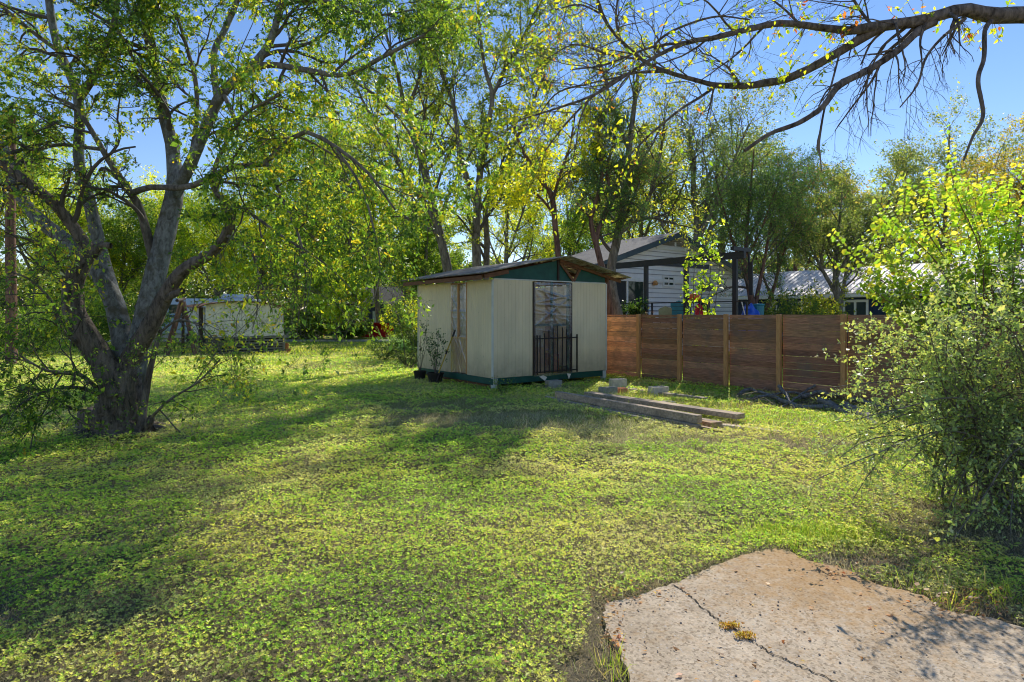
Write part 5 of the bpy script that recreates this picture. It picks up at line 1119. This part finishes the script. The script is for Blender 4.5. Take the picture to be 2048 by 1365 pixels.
crown_from(L, A, RR, [dict(n=10, t0=.1, ang=.9, length=.95, N=9, wig=.14, bias=(-.03,0,-.01), ratio=.5, rmin=.004, S=4), dict(n=6, t0=.15, ang=.75, length=.42, N=7, wig=.14, bias=(-.02,0,-.03), rmin=.0026), dict(n=3, t0=.2, ang=.7, length=.2, N=5, rmin=.0018)],
  dict(nl=1, nl2=1, jit=.02, size=.05, ratio=.52, droop=.7, twigmat='dark_bark', hexa=True, pal=[(.10,.17,.02),(.26,.29,.02),(.38,.34,.02),(.34,.12,.03)], wts=[.3,.39,.30,.01], keep=lambda p: L.rng.random(len(p)) < np.where((p[:, 0] < 1.8), .75, .33)), T2, 'leaf_bright')
# leaf clusters hanging from the limbs
cl_ = [(1505,160),(1450,190),(1470,100),(1460,45),(1590,150),(1640,120),(1660,60),(1600,90),(1560,70),(1850,30),(1895,40),(1700,80),(1780,30),(1930,60),(1560,180),(1400,90),(1620,190),(1690,30),(1620,20),(1980,90)]
lp_ = np.vstack([g_[0] for g_ in g2]+[g_[0] for g_ in g2t]); TW2 = []
for (x, y) in cl_:
    c_ = P(x, y, D2+.1*L.rng.normal()); q_ = lp_[np.argmin(np.linalg.norm(lp_-c_, axis=1))]
    for _ in range(int(L.rng.integers(4, 8))):
        e_ = c_+L.rng.normal(size=3)*V3(.17,.15,.13); TW2.append(smoothline([q_, q_+(e_-q_)*.5+L.rng.normal(size=3)*.03, e_], [1]*3, 7)[0])
TW2 = np.array(TW2); wood_obj('twigs', [tubes(TW2, np.tile(np.linspace(.0035, .0018, 7), (len(TW2), 1)), 3)], 'dark_bark', T2)
pc, tc = leaf_positions(L.rng, TW2, 5, .008, .35)
leaves_obj('crown', leaf_hex(L.rng, pc, tc, .056, .55, .9), pal_colors(L.rng, pc, [(.11,.18,.02),(.25,.29,.02),(.36,.34,.02),(.34,.09,.03)], [.28,.42,.27,.03]), M['leaf_bright'], T2)
# ---- trees behind the shed, drawn along their own stems
def stem_tree(name, lab, guides, base_ext, seed, levels, leaf, bark='bark', leafmat='leaf', S_=10, group=None, cat='tree', from_=.25):
    """guides start at the foot; base_ext puts the first point on the ground"""
    gs = []
    for i, g_ in enumerate(guides):
        p, q = guide(g_, 26); gs.append((p, q))
    b = gs[0][0][0].copy(); b[2] = 0
    p0 = np.vstack([b, gs[0][0]]); q0 = np.r_[gs[0][1][0]*1.25, gs[0][1]]; gs[0] = rs(p0, q0, 30)
    r_ = thing(name, b, lab, cat, group)
    wood_obj('trunk', [bark_tube(p, q, S_, .05, seed+i, 5) for i, (p, q) in enumerate(gs)], bark, r_)
    L = Limbs(seed); A = []; RR = []
    for i, (p, q) in enumerate(gs):
        k0 = int(len(p)*(from_ if i == 0 else .05)); a, c = rs(p[k0:], q[k0:]); A.append(a); RR.append(c)
    crown_from(L, np.array(A), np.array(RR), levels, leaf, r_, leafmat); return r_
YG = dict(pal=[(.05,.10,.018),(.10,.16,.022),(.20,.24,.025),(.33,.30,.02)], wts=[.22,.34,.30,.14])
def lv(a, b, c, na=12, nb=7, nc=4, up=.04): return [dict(n=na, t0=.0, ang=.75, length=a, N=10, wig=.10, bias=(0,0,up), ratio=.5, rmin=.012, S=5, taper=.5), dict(n=nb, t0=.2, ang=.75, length=b, N=7, wig=.12, bias=(0,0,.0), rmin=.006), dict(n=nc, t0=.2, ang=.8, length=c, N=5, wig=.12, bias=(0,0,-.03), rmin=.004)]
Ya = 22.5
stem_tree('tall_forked_tree', 'tall forked tree with yellow green leaves directly behind the shed', [
 [(957,640,Ya,20),(954,537,Ya,18),(952,459,Ya,17),(955,420,Ya,16),(949,400,Ya,12),(928,339,Ya,11),(918,288,Ya,10),(908,213,Ya+.3,8),(880,140,Ya+.4,6),(860,60,Ya+.5,4),(845,-40,Ya+.5,3)],
 [(955,425,Ya,14),(959,356,Ya-.1,13),(969,305,Ya-.1,12),(979,237,Ya-.2,10),(985,190,Ya-.2,9),(969,134,Ya-.2,7),(958,40,Ya-.2,5),(950,-60,Ya-.2,4)],
 [(984,195,Ya-.2,8),(1010,140,Ya,6),(1050,70,Ya+.2,5),(1085,0,Ya+.3,3)],
 [(972,560,Ya+.8,13),(974,480,Ya+.8,12),(972,400,Ya+.8,10),(1010,330,Ya+.8,8),(1050,240,Ya+.8,6),(1090,150,Ya+.8,4)]], 0, 301,
 lv(3.2, 1.3, .6, 12, 8, 5), dict(nl=17, nl2=10, jit=.05, size=.085, ratio=.5, droop=.5, **YG))
Yb = 23.5
stem_tree('leaning_tree', 'tall leaning tree with pale bark behind the left end of the shed', [
 [(905,640,Yb,20),(897,548,Yb,19),(873,442,Yb,17),(856,373,Yb,15),(846,319,Yb,13),(832,271,Yb,12),(812,225,Yb,10),(795,150,Yb,7),(770,60,Yb,5),(745,-40,Yb,3)],
 [(873,445,Yb,12),(846,400,Yb,11),(815,360,Yb,9),(788,305,Yb-.2,8),(764,271,Yb-.3,7),(730,210,Yb-.5,5),(690,130,Yb-.6,3)],
 [(846,319,Yb,10),(870,250,Yb+.2,8),(890,150,Yb+.3,6),(900,40,Yb+.3,4)],
 [(812,225,Yb,8),(840,150,Yb,6),(850,60,Yb,4)],
 [(880,470,Yb,9),(820,440,Yb-.3,7),(740,400,Yb-.6,5),(670,350,Yb-.8,3)]], 0, 302,
 lv(3.2, 1.3, .6, 11, 8, 5), dict(nl=17, nl2=10, jit=.05, size=.082, ratio=.5, droop=.5, pal=[(.05,.09,.02),(.09,.145,.022),(.17,.21,.025),(.28,.27,.02)], wts=[.28,.36,.26,.10]))
Yd = 18.9
stem_tree('yellow_leaved_tree', 'small reddish trunked tree with bright yellow leaves above the shed ridge', [
 [(1120,640,Yd,13),(1117,520,Yd,12),(1109,442,Yd,11),(1106,400,Yd,10),(1085,365,Yd,9),(1066,335,Yd,8),(1044,300,Yd,7),(1030,260,Yd,5),(1030,215,Yd,3)],
 [(1106,400,Yd,7),(1120,350,Yd-.1,6),(1140,290,Yd-.2,5),(1150,230,Yd-.3,3)],
 [(1108,430,Yd,6),(1085,400,Yd-.2,5),(1060,380,Yd-.2,4),(1030,370,Yd-.3,3)]], 0, 303,
 lv(1.3, .6, .32, 11, 7, 4, -.02), dict(nl=6, nl2=4, jit=.05, size=.10, ratio=.55, droop=.8, pal=[(.09,.14,.02),(.26,.27,.02),(.42,.36,.02)], wts=[.28,.32,.4], hexa=True), bark='red_bark', leafmat='leaf_bright', from_=.55)
Ye = 18.6
CED = dict(pal=[(.04,.085,.03),(.07,.13,.035),(.12,.18,.04),(.20,.12,.05)], wts=[.3,.4,.27,.03])
def lvc(a, b, c, na=16, nb=9, nc=6): return [dict(n=na, t0=.0, ang=.8, length=a, N=8, wig=.16, bias=(0,0,.02), ratio=.45, rmin=.01, S=4, taper=.35), dict(n=nb, t0=.25, ang=.85, length=b, N=6, wig=.15, bias=(0,0,.02), rmin=.006), dict(n=nc, t0=.1, ang=.9, length=c, N=5, wig=.15, bias=(0,0,.0), rmin=.004)]
stem_tree('cedar_tree', 'dark green cedar with twisting red brown double trunk behind the shed corner', [
 [(1222,640,Ye,14),(1214,575,Ye,13),(1200,520,Ye,12),(1190,480,Ye,11),(1181,442,Ye,10),(1190,410,Ye,9),(1198,383,Ye,8),(1205,332,Ye,7),(1198,270,Ye,5),(1205,230,Ye,3)],
 [(1192,490,Ye,10),(1196,462,Ye,9),(1212,425,Ye,9),(1226,398,Ye,8),(1218,370,Ye,7),(1215,335,Ye,6),(1232,270,Ye,4)],
 [(1226,398,Ye,7),(1250,380,Ye+.1,5),(1265,350,Ye+.2,3)]], 0, 304,
 lvc(1.0, .5, .26), dict(nl=13, nl2=4, jit=.05, size=.07, ratio=.24, droop=-.2, **CED), bark='red_bark', leafmat='needle', from_=.52)
Yf2 = 23
stem_tree('grey_trunk_tree', 'slender grey trunked tree rising behind the cedar beside the white house', [
 [(1238,640,Yf2-3.5,22),(1226,590,Yf2-3.5,20),(1222,540,Yf2-3.5,19),(1236,470,Yf2-3.5,17),(1248,400,Yf2-3.5,15),(1258,300,Yf2-3.3,12),(1270,200,Yf2-3.3,9),(1278,130,Yf2-3.3,6)],
 [(1236,470,Yf2-3.5,12),(1275,430,Yf2-3.3,10),(1300,390,Yf2-3.2,8),(1320,310,Yf2-3.1,6),(1330,240,Yf2-3,4)],
 [(1258,300,Yf2-3.3,9),(1230,230,Yf2-3.2,7),(1210,160,Yf2-3.1,5),(1190,90,Yf2-3,3)]], 0, 305,
 lv(2.0, .9, .45, 12, 7, 5), dict(nl=6, nl2=4, jit=.05, size=.08, ratio=.5, droop=.5, pal=[(.06,.10,.02),(.13,.17,.03),(.26,.26,.03),(.34,.29,.03)], wts=[.25,.35,.25,.15]))
# ---- trees at middle distance
def bg_tree(name, lab, px, Y, ztop_px, zlow_px, w_px, seed, kind, trunk_px=14, lean=0, group='trees beyond the yard', dens=1.0, forks=3, leafsize=None, basey=None):
    """px: trunk foot column; crown from ztop_px down to zlow_px, w_px wide"""
    r3 = np.random.default_rng(seed); Hh_ = H+(HZ-ztop_px)/F*Y; hl = max(H+(HZ-zlow_px)/F*Y, .6); Wm = w_px/F*Y/2
    x = (px-1024)/F*Y; b = V3(x, Y, 0); r_ = thing(name, b, lab, 'tree', group); tr0 = trunk_px/2/F*Y
    cx = lean/F*Y
    gs = []
    top = V3(x+cx, Y, Hh_*.92)
    mid = b+(top-b)*.5+V3(r3.normal()*.05*Hh_, 0, 0)
    gs.append(smoothline([b, b+V3(r3.normal()*.01*Hh_,0,hl*.6), mid, top], [tr0*1.1, tr0*.9, tr0*.6, tr0*.15], 24))
    for i in range(forks):
        t = .22+.4*i/max(forks, 1)+.05*r3.random(); j = int(t*23); s0 = gs[0][0][j]; an = i*2.4+r3.random(); rad_ = Wm*(.65+.2*r3.random())
        e = V3(s0[0]+math.cos(an)*rad_, s0[1]+math.sin(an)*rad_, s0[2]+(Hh_-s0[2])*(.45+.4*r3.random()))
        m = s0+(e-s0)*.5+V3(0, 0, -.04*Hh_)*r3.random(); q0 = gs[0][1][j]*.7; gs.append(smoothline([s0, m, e], [q0, q0*.6, q0*.2], 24))
    cedar = kind == 'cedar'
    wood_obj('trunk', [bark_tube(p, q, 8, .06, seed+i, 5) for i, (p, q) in enumerate(gs)], 'red_bark' if cedar else 'bark', r_)
    L = Limbs(seed+1); A = []; RR = []
    for i, (p, q) in enumerate(gs):
        k0 = int(len(p)*min(max(hl*.9/Hh_, .12), .6)) if i == 0 else 6; a, c = rs(p[k0:], q[k0:]); A.append(a); RR.append(c)
    pals = dict(green=([(.05,.095,.02),(.09,.155,.028),(.15,.21,.032),(.24,.26,.04)], [.3,.36,.24,.1]), yellow=([(.09,.14,.022),(.17,.22,.026),(.28,.29,.03),(.36,.32,.035)], [.2,.35,.3,.15]),
      grey=([(.06,.09,.04),(.10,.135,.05),(.16,.19,.06),(.24,.22,.07)], [.3,.36,.24,.1]), autumn=([(.08,.10,.03),(.17,.16,.03),(.32,.22,.03),(.40,.20,.03)], [.3,.32,.25,.13]), cedar=(CED['pal'], CED['wts']),
      lime=([(.13,.20,.02),(.23,.30,.03),(.33,.36,.04)], [.3,.4,.3]))
    pal, wts = pals[kind]; ls = leafsize or max(.07, .0033*Y)
    if cedar: lev = lvc(Wm*.95, Wm*.42, Wm*.2, 16, 8, 5); kw = dict(nl=int(8*dens), nl2=3, jit=.025*Wm, size=ls*1.1, ratio=.28, droop=-.1)
    else: lev = lv(Wm*.85, Wm*.38, Wm*.18, 13, 7, 4); kw = dict(nl=int(14*dens), nl2=int(8*dens), jit=.03*Wm, size=ls, ratio=.52, droop=.4)
    k_ = 1.2/max(Wm, .5)
    crown_from(L, np.array(A), np.array(RR), lev, dict(pal=pal, wts=wts, clump=max(k_, .5), **kw), r_, 'needle' if cedar else ('leaf_bright' if kind in ('lime', 'yellow') else 'leaf'))
    return r_
BT = [
 ('oak_tree','large spreading grey green oak behind the white house roof', 1378, 41, 225, 470, 330, 'grey', 24, 0, 1.0),
 ('oak_tree','dense yellow green tree left of the white house gable', 1290, 46, 250, 520, 230, 'yellow', 16, 0, .8),
 ('cedar_tree','tall dark cedar right of the pergola', 1508, 25, 262, 560, 175, 'cedar', 15, 0, 1.1),
 ('cedar_tree','thin stemmed dark cedar between the pergola and blue house', 1534, 27, 330, 560, 150, 'cedar', 9, 30, 1.0),
 ('cedar_tree','farther dark cedar rising left of the clear sky gap', 1590, 40, 300, 560, 170, 'cedar', 12, 0, 1.0),
 ('forked_tree','dark trunked tree standing in front of the metal roof', 1680, 26.5, 345, 520, 170, 'grey', 15, 5, .7),
 ('oak_tree','thin crowned tree against the sky above the metal roof', 1770, 48, 295, 480, 180, 'grey', 12, 30, .6),
 ('oak_tree','round topped tree far behind the lime green shrub', 1900, 52, 215, 480, 240, 'grey', 14, 0, .7),
 ('oak_tree','golden brown autumn tree at the right edge', 2060, 34, 240, 500, 260, 'autumn', 16, 0, 1.0),
 ('oak_tree','autumn coloured tree right of the cedars', 1660, 56, 330, 500, 150, 'autumn', 10, 0, .8),
 ('oak_tree','yellow green tree behind the middle of the blue house', 1800, 58, 370, 560, 240, 'yellow', 12, 0, .9),
 ('oak_tree','wide green tree behind the white house right corner', 1450, 50, 285, 560, 220, 'green', 14, 0, .9),
 ('oak_tree','mid green tree between shed and leaning tree', 1020, 36, 300, 600, 200, 'yellow', 14, 0, .8),
 ('oak_tree','green tree right behind the shed roof ridge', 1130, 44, 330, 600, 200, 'green', 13, 0, .9),
 ('oak_tree','tree with dark trunk just beyond the road near the hammock', 722, 49, 300, 610, 240, 'green', 11, 0, 1.0),
 ('oak_tree','bushy yellow green tree right of the hammock trunk', 800, 54, 400, 640, 180, 'yellow', 9, 0, 1.0),
 ('small_tree','small lime leaved tree by the road left of the hammock', 671, 43, 545, 668, 110, 'lime', 9, 0, 1.2),
 ('oak_tree','lime green backlit tree behind the canvas shelter', 520, 50, 330, 590, 260, 'lime', 13, 0, 1.0),
 ('oak_tree','lime green tree behind the camper trailer', 430, 48, 420, 600, 240, 'lime', 12, 0, 1.1),
 ('oak_tree','green tree behind the big left tree limbs', 320, 54, 380, 610, 220, 'yellow', 12, 0, 1.0),
 ('oak_tree','yellow green tree near the utility pole', 60, 40, 260, 600, 260, 'lime', 13, 0, 1.0),
 ('oak_tree','tall green tree at the far left edge', -60, 36, 180, 620, 260, 'green', 15, 0, .9),
 ('oak_tree','bushy tree right of the utility pole', 160, 44, 430, 650, 200, 'yellow', 10, 0, 1.1),
 ('oak_tree','dense tree filling the gap left of the canvas shelter', 260, 46, 440, 650, 230, 'green', 11, 0, 1.1),
 ('oak_tree','tall thin tree between the two leafy stems left of centre', 640, 56, 200, 600, 260, 'green', 12, 0, .8),
 ('oak_tree','tall airy tree behind the leaning tree', 760, 52, 120, 520, 260, 'yellow', 11, 0, .6),
 ('oak_tree','small dark tree in the shade behind the shed left corner', 850, 46, 430, 660, 170, 'green', 10, 0, 1.2),
 ('oak_tree','distant tree closing the view beyond the road at left', 590, 62, 430, 640, 240, 'green', 12, 0, 1.1),
 ('oak_tree','distant tree behind the dark cottage', 700, 70, 470, 640, 220, 'grey', 12, 0, 1.1),
 ('oak_tree','distant green tree left of the white house', 1190, 60, 420, 640, 220, 'green', 12, 0, 1.1),
]
for i, (nm, lab, px, Y, zt, zl, wp, kind, tw, ln, dn) in enumerate(BT): bg_tree(nm, lab, px, Y, zt, zl, wp, 500+7*i, kind, tw, ln, dens=dn)
# far wood closing the horizon
R3 = np.random.default_rng(90); k = 120000; a = R3.random(k); x = (a*2-1)*120; Y = 78+16*R3.random(k)+10*np.abs(x)/120
ht = 5.5+5.5*fbm(x+300, Y*0+5, 14, 3)+2*value_noise(x+300, Y*0, 2.5, 8); z = ht*R3.random(k)**.8; p = np.stack([x, Y, z], 1)
lv_ = leaf_quads(R3, p, np.zeros((k, 3)), .55, .6, .3, fold=.1); tag(leaves_obj('distant_wood', lv_, pal_colors(R3, p, [(.03,.05,.015),(.06,.09,.02),(.11,.14,.03),(.18,.17,.05)], [.35,.35,.2,.1], clump=.35), M['leaf'], None), 'far green treeline closing the horizon', 'wood', kind='stuff')
# undergrowth around the lot's far edge
for i, (px, Y, h_, sp, mt, pal, lab) in enumerate([
 (60, 27, 2.2, 2.2, 'leaf', [(.05,.10,.02),(.12,.17,.03)], 'loose green bush right of the utility pole foot'),
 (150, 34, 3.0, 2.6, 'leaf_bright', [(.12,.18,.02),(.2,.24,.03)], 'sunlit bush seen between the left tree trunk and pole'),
 (250, 33, 2.6, 2.4, 'leaf', [(.06,.11,.02),(.13,.17,.03)], 'green bush seen behind the left tree trunk'),
 (620, 46, 2.2, 3.2, 'leaf', [(.05,.09,.02),(.10,.14,.02)], 'dark hedge bush beyond the road by the stone wall'),
 (700, 45.8, 1.5, 1.6, 'leaf', [(.05,.09,.02),(.10,.14,.02)], 'round bush in front of the orange barrier'),
 (-40, 24, 1.9, 2.0, 'leaf', [(.05,.10,.02),(.10,.15,.03)], 'leafy bush at the left edge of the lawn'),
 (1560, 24, 2.6, 1.5, 'leaf', [(.04,.08,.02),(.10,.13,.02)], 'bush behind the fence in front of the blue house'),
 (1640, 25, 2.7, 1.2, 'leaf', [(.08,.12,.02),(.18,.18,.02)], 'yellowish bush behind the fence between the house windows'),
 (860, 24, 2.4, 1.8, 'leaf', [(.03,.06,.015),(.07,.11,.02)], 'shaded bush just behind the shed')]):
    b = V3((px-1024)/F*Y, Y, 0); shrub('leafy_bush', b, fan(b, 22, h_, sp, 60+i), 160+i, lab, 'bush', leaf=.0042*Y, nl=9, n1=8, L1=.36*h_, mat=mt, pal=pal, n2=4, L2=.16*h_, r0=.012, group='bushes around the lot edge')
# ---- bright redbud-like shrub at right
Yr = 7.6; rb = V3(5.7, Yr, 0); R3 = np.random.default_rng(14)
tips = [(1700,500),(1722,560),(1740,455),(1750,395),(1772,400),(1800,520),(1830,400),(1850,360),(1896,318),(1905,360),(1935,380),(1955,345),(1978,350),(1990,410),(2020,380),(2045,430),(2080,340),(2110,420),(1780,560),(1860,470),(1930,450),(2000,480),(1840,540),(2150,380),(1810,610),(1770,610)]
stems = []
for (tx, ty) in tips:
    t = P(tx, ty, Yr+R3.normal()*.35); b = rb+R3.normal(size=3)*V3(.18,.18,0); m = b+(t-b)*.55+V3(.30,0,.25); m1 = b+(t-b)*.85+V3(.07,0,.10); stems.append([b, m, m1, t])
T5 = thing('heart_leaved_shrub', rb, 'tall shrub with bright lime heart shaped leaves above the right bush', 'shrub'); L = Limbs(55)
A = np.array([smoothline(s_, [.016,.012,.007,.003], 22)[0] for s_ in stems]); RR = np.tile(np.linspace(.016, .003, 22), (len(stems), 1))
b1, q1 = L.spawn(A[:, 9:], RR[:, 9:], 6, .05, .85, .5, .85, 12, .06, (-.02,0,.04), rmin=.0035)
wood_obj('stems', [tubes(A, RR, 5), tubes(b1, q1, 4)], 'red_bark', T5)
def arow(pts, n, jit, size):
    Mn = len(pts); p, tg = [], []
    K = pts.shape[1]; t = (np.tile(np.arange(n), Mn)+.5)/n; idx = np.repeat(np.arange(Mn), n); t = .25+.75*t; x = t*(K-1); i = np.minimum(x.astype(int), K-2); u = (x-i)[:, None]
    return pts[idx, i]*(1-u)+pts[idx, i+1]*u, nrm(pts[idx, i+1]-pts[idx, i]), np.tile(np.arange(n) % 2*2-1, Mn)
pp, dd, zz_, = [], [], []
for arr, n_ in ((A[:, 8:], 52), (b1, 26)):
    p, tg, sg = arow(arr, n_, 0, 0); sd = nrm(np.cross(tg, V3(0, -1, .3)[None]))*sg[:, None]; d = nrm(sd+.35*tg+V3(0,0,-.35)+.25*R3.normal(size=p.shape)); pp.append(p+d*.015); dd.append(d)
pp = np.vstack(pp); dd = np.vstack(dd); k = len(pp)
v = leaf_hex(R3, pp, dd*20, .062, .85, 0, .15, fold=.10, up=.55)
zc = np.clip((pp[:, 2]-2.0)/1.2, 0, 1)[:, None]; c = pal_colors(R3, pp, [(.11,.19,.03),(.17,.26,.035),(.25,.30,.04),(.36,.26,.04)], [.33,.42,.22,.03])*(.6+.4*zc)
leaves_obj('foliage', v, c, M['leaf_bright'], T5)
# ---- arching small-leaved bush at right
T6 = thing('arching_bush', (4.9, 5.9, 0), 'big arching bush of small glossy leaves filling the right edge', 'bush'); L = Limbs(66); R3 = L.rng
ends = [(1700,770),(1665,775),(1705,680),(1712,640),(1745,650),(1790,660),(1700,880),(1668,925),(1632,960),(1690,845),(1720,820),(1660,900),(1760,700),(1705,1000),(1780,960),(1850,1050),(1905,1130),(1890,1080),(1940,1110),(1970,1020),(1820,900),(1770,870),(1745,820),(1800,780),(1850,700),(1880,640),(1840,600),(1900,560),(1950,530),(1990,560),(2030,500),(2060,560),(2100,480),(1990,640),(2040,700),(1930,720),(1900,800),(1960,860),(2030,900),(2080,980),(2090,800),(1860,860),(1880,940),(1960,960),(2040,1040),(2020,1110),(2110,660),(1815,620),(1850,760),(1725,725),(1930,610),(2000,760),(2120,1050),(1760,780),(1950,660),(1830,820)]
A = []
for (tx, ty) in ends:
    low = ty > 850; Yt = 5.5+R3.normal()*.45-(.35 if low else 0); t = P(tx, ty, Yt); t[2] = max(t[2], .12)
    b = V3(4.9, 5.9, 0)+R3.normal(size=3)*V3(.35,.3,0); hgt = max(t[2], .3)
    m = b+(t-b)*.5+V3(0, 0, .42+.22*R3.random())*(1 if ty > 620 else .3); m2 = b+(t-b)*.8+V3(0, 0, .26)*(1 if ty > 620 else .3)
    A.append(smoothline([b, b+(m-b)*.5+V3(.05,0,.12), m, m2, t], [1]*5, 26)[0])
for i in range(20):                               # the part outside the frame
    b = V3(5.0, 5.9, 0)+R3.normal(size=3)*V3(.5,.5,0); an = R3.random()*2*PI; t = V3(5.6+1.4*math.cos(an), 5.8+1.5*math.sin(an), .5+2.0*R3.random()); A.append(smoothline([b, b+(t-b)*.5+V3(0,0,.5), t], [1]*3, 26)[0])
for (x_, y_, z_) in [(3.3,4.7,1.9),(3.5,4.2,2.1),(3.9,4.0,2.3),(4.2,3.6,2.2),(3.75,3.9,1.7),(4.5,4.2,2.5)]:
    b = V3(5.0, 5.6, 0); t = V3(x_, y_, z_)+V3(.25,0,0); A.append(smoothline([b, b+(t-b)*.5+V3(.1,0,.6), t], [1]*3, 26)[0])
A = np.array(A); RR = np.tile(np.linspace(.013, .003, 26), (len(A), 1))
b1, q1 = L.spawn(A, RR, 10, .25, 1, .75, .42, 9, .13, (-.02,-.01,-.02), rmin=.0026); b2, q2 = L.spawn(b1, q1, 5, .15, 1, .75, .22, 6, .12, (0,0,-.03), rmin=.0016)
wood_obj('stems', [tubes(A, RR, 5), tubes(b1, q1, 4), tubes(b2, q2, 3)], 'bark', T6)
p, tg = leaf_positions(R3, b2, 10, .012, .05); pa, ta = leaf_positions(R3, b1, 13, .015, .15); pc_, tc_ = leaf_positions(R3, A, 44, .025, .55); p = np.vstack([p, pa, pc_]); tg = np.vstack([tg, ta, tc_]); k = p[:, 2] > .04; k &= R3.random(len(p)) < np.where(np.hypot(p[:, 0]-5.0, p[:, 1]-5.8) > 1.15, .72, .62)*np.where(p[:, 2] < 1.3, .85, 1.0); p, tg = p[k], tg[k]
leaves_obj('foliage', leaf_quads(R3, p, tg, .030, .52, .1, spread=.8, fold=.1, szsd=.38), pal_colors(R3, p, [(.13,.185,.085),(.19,.255,.10),(.25,.31,.11),(.32,.35,.09)], [.28,.36,.28,.08], clump=2.4), M['leaf_gloss'], T6)
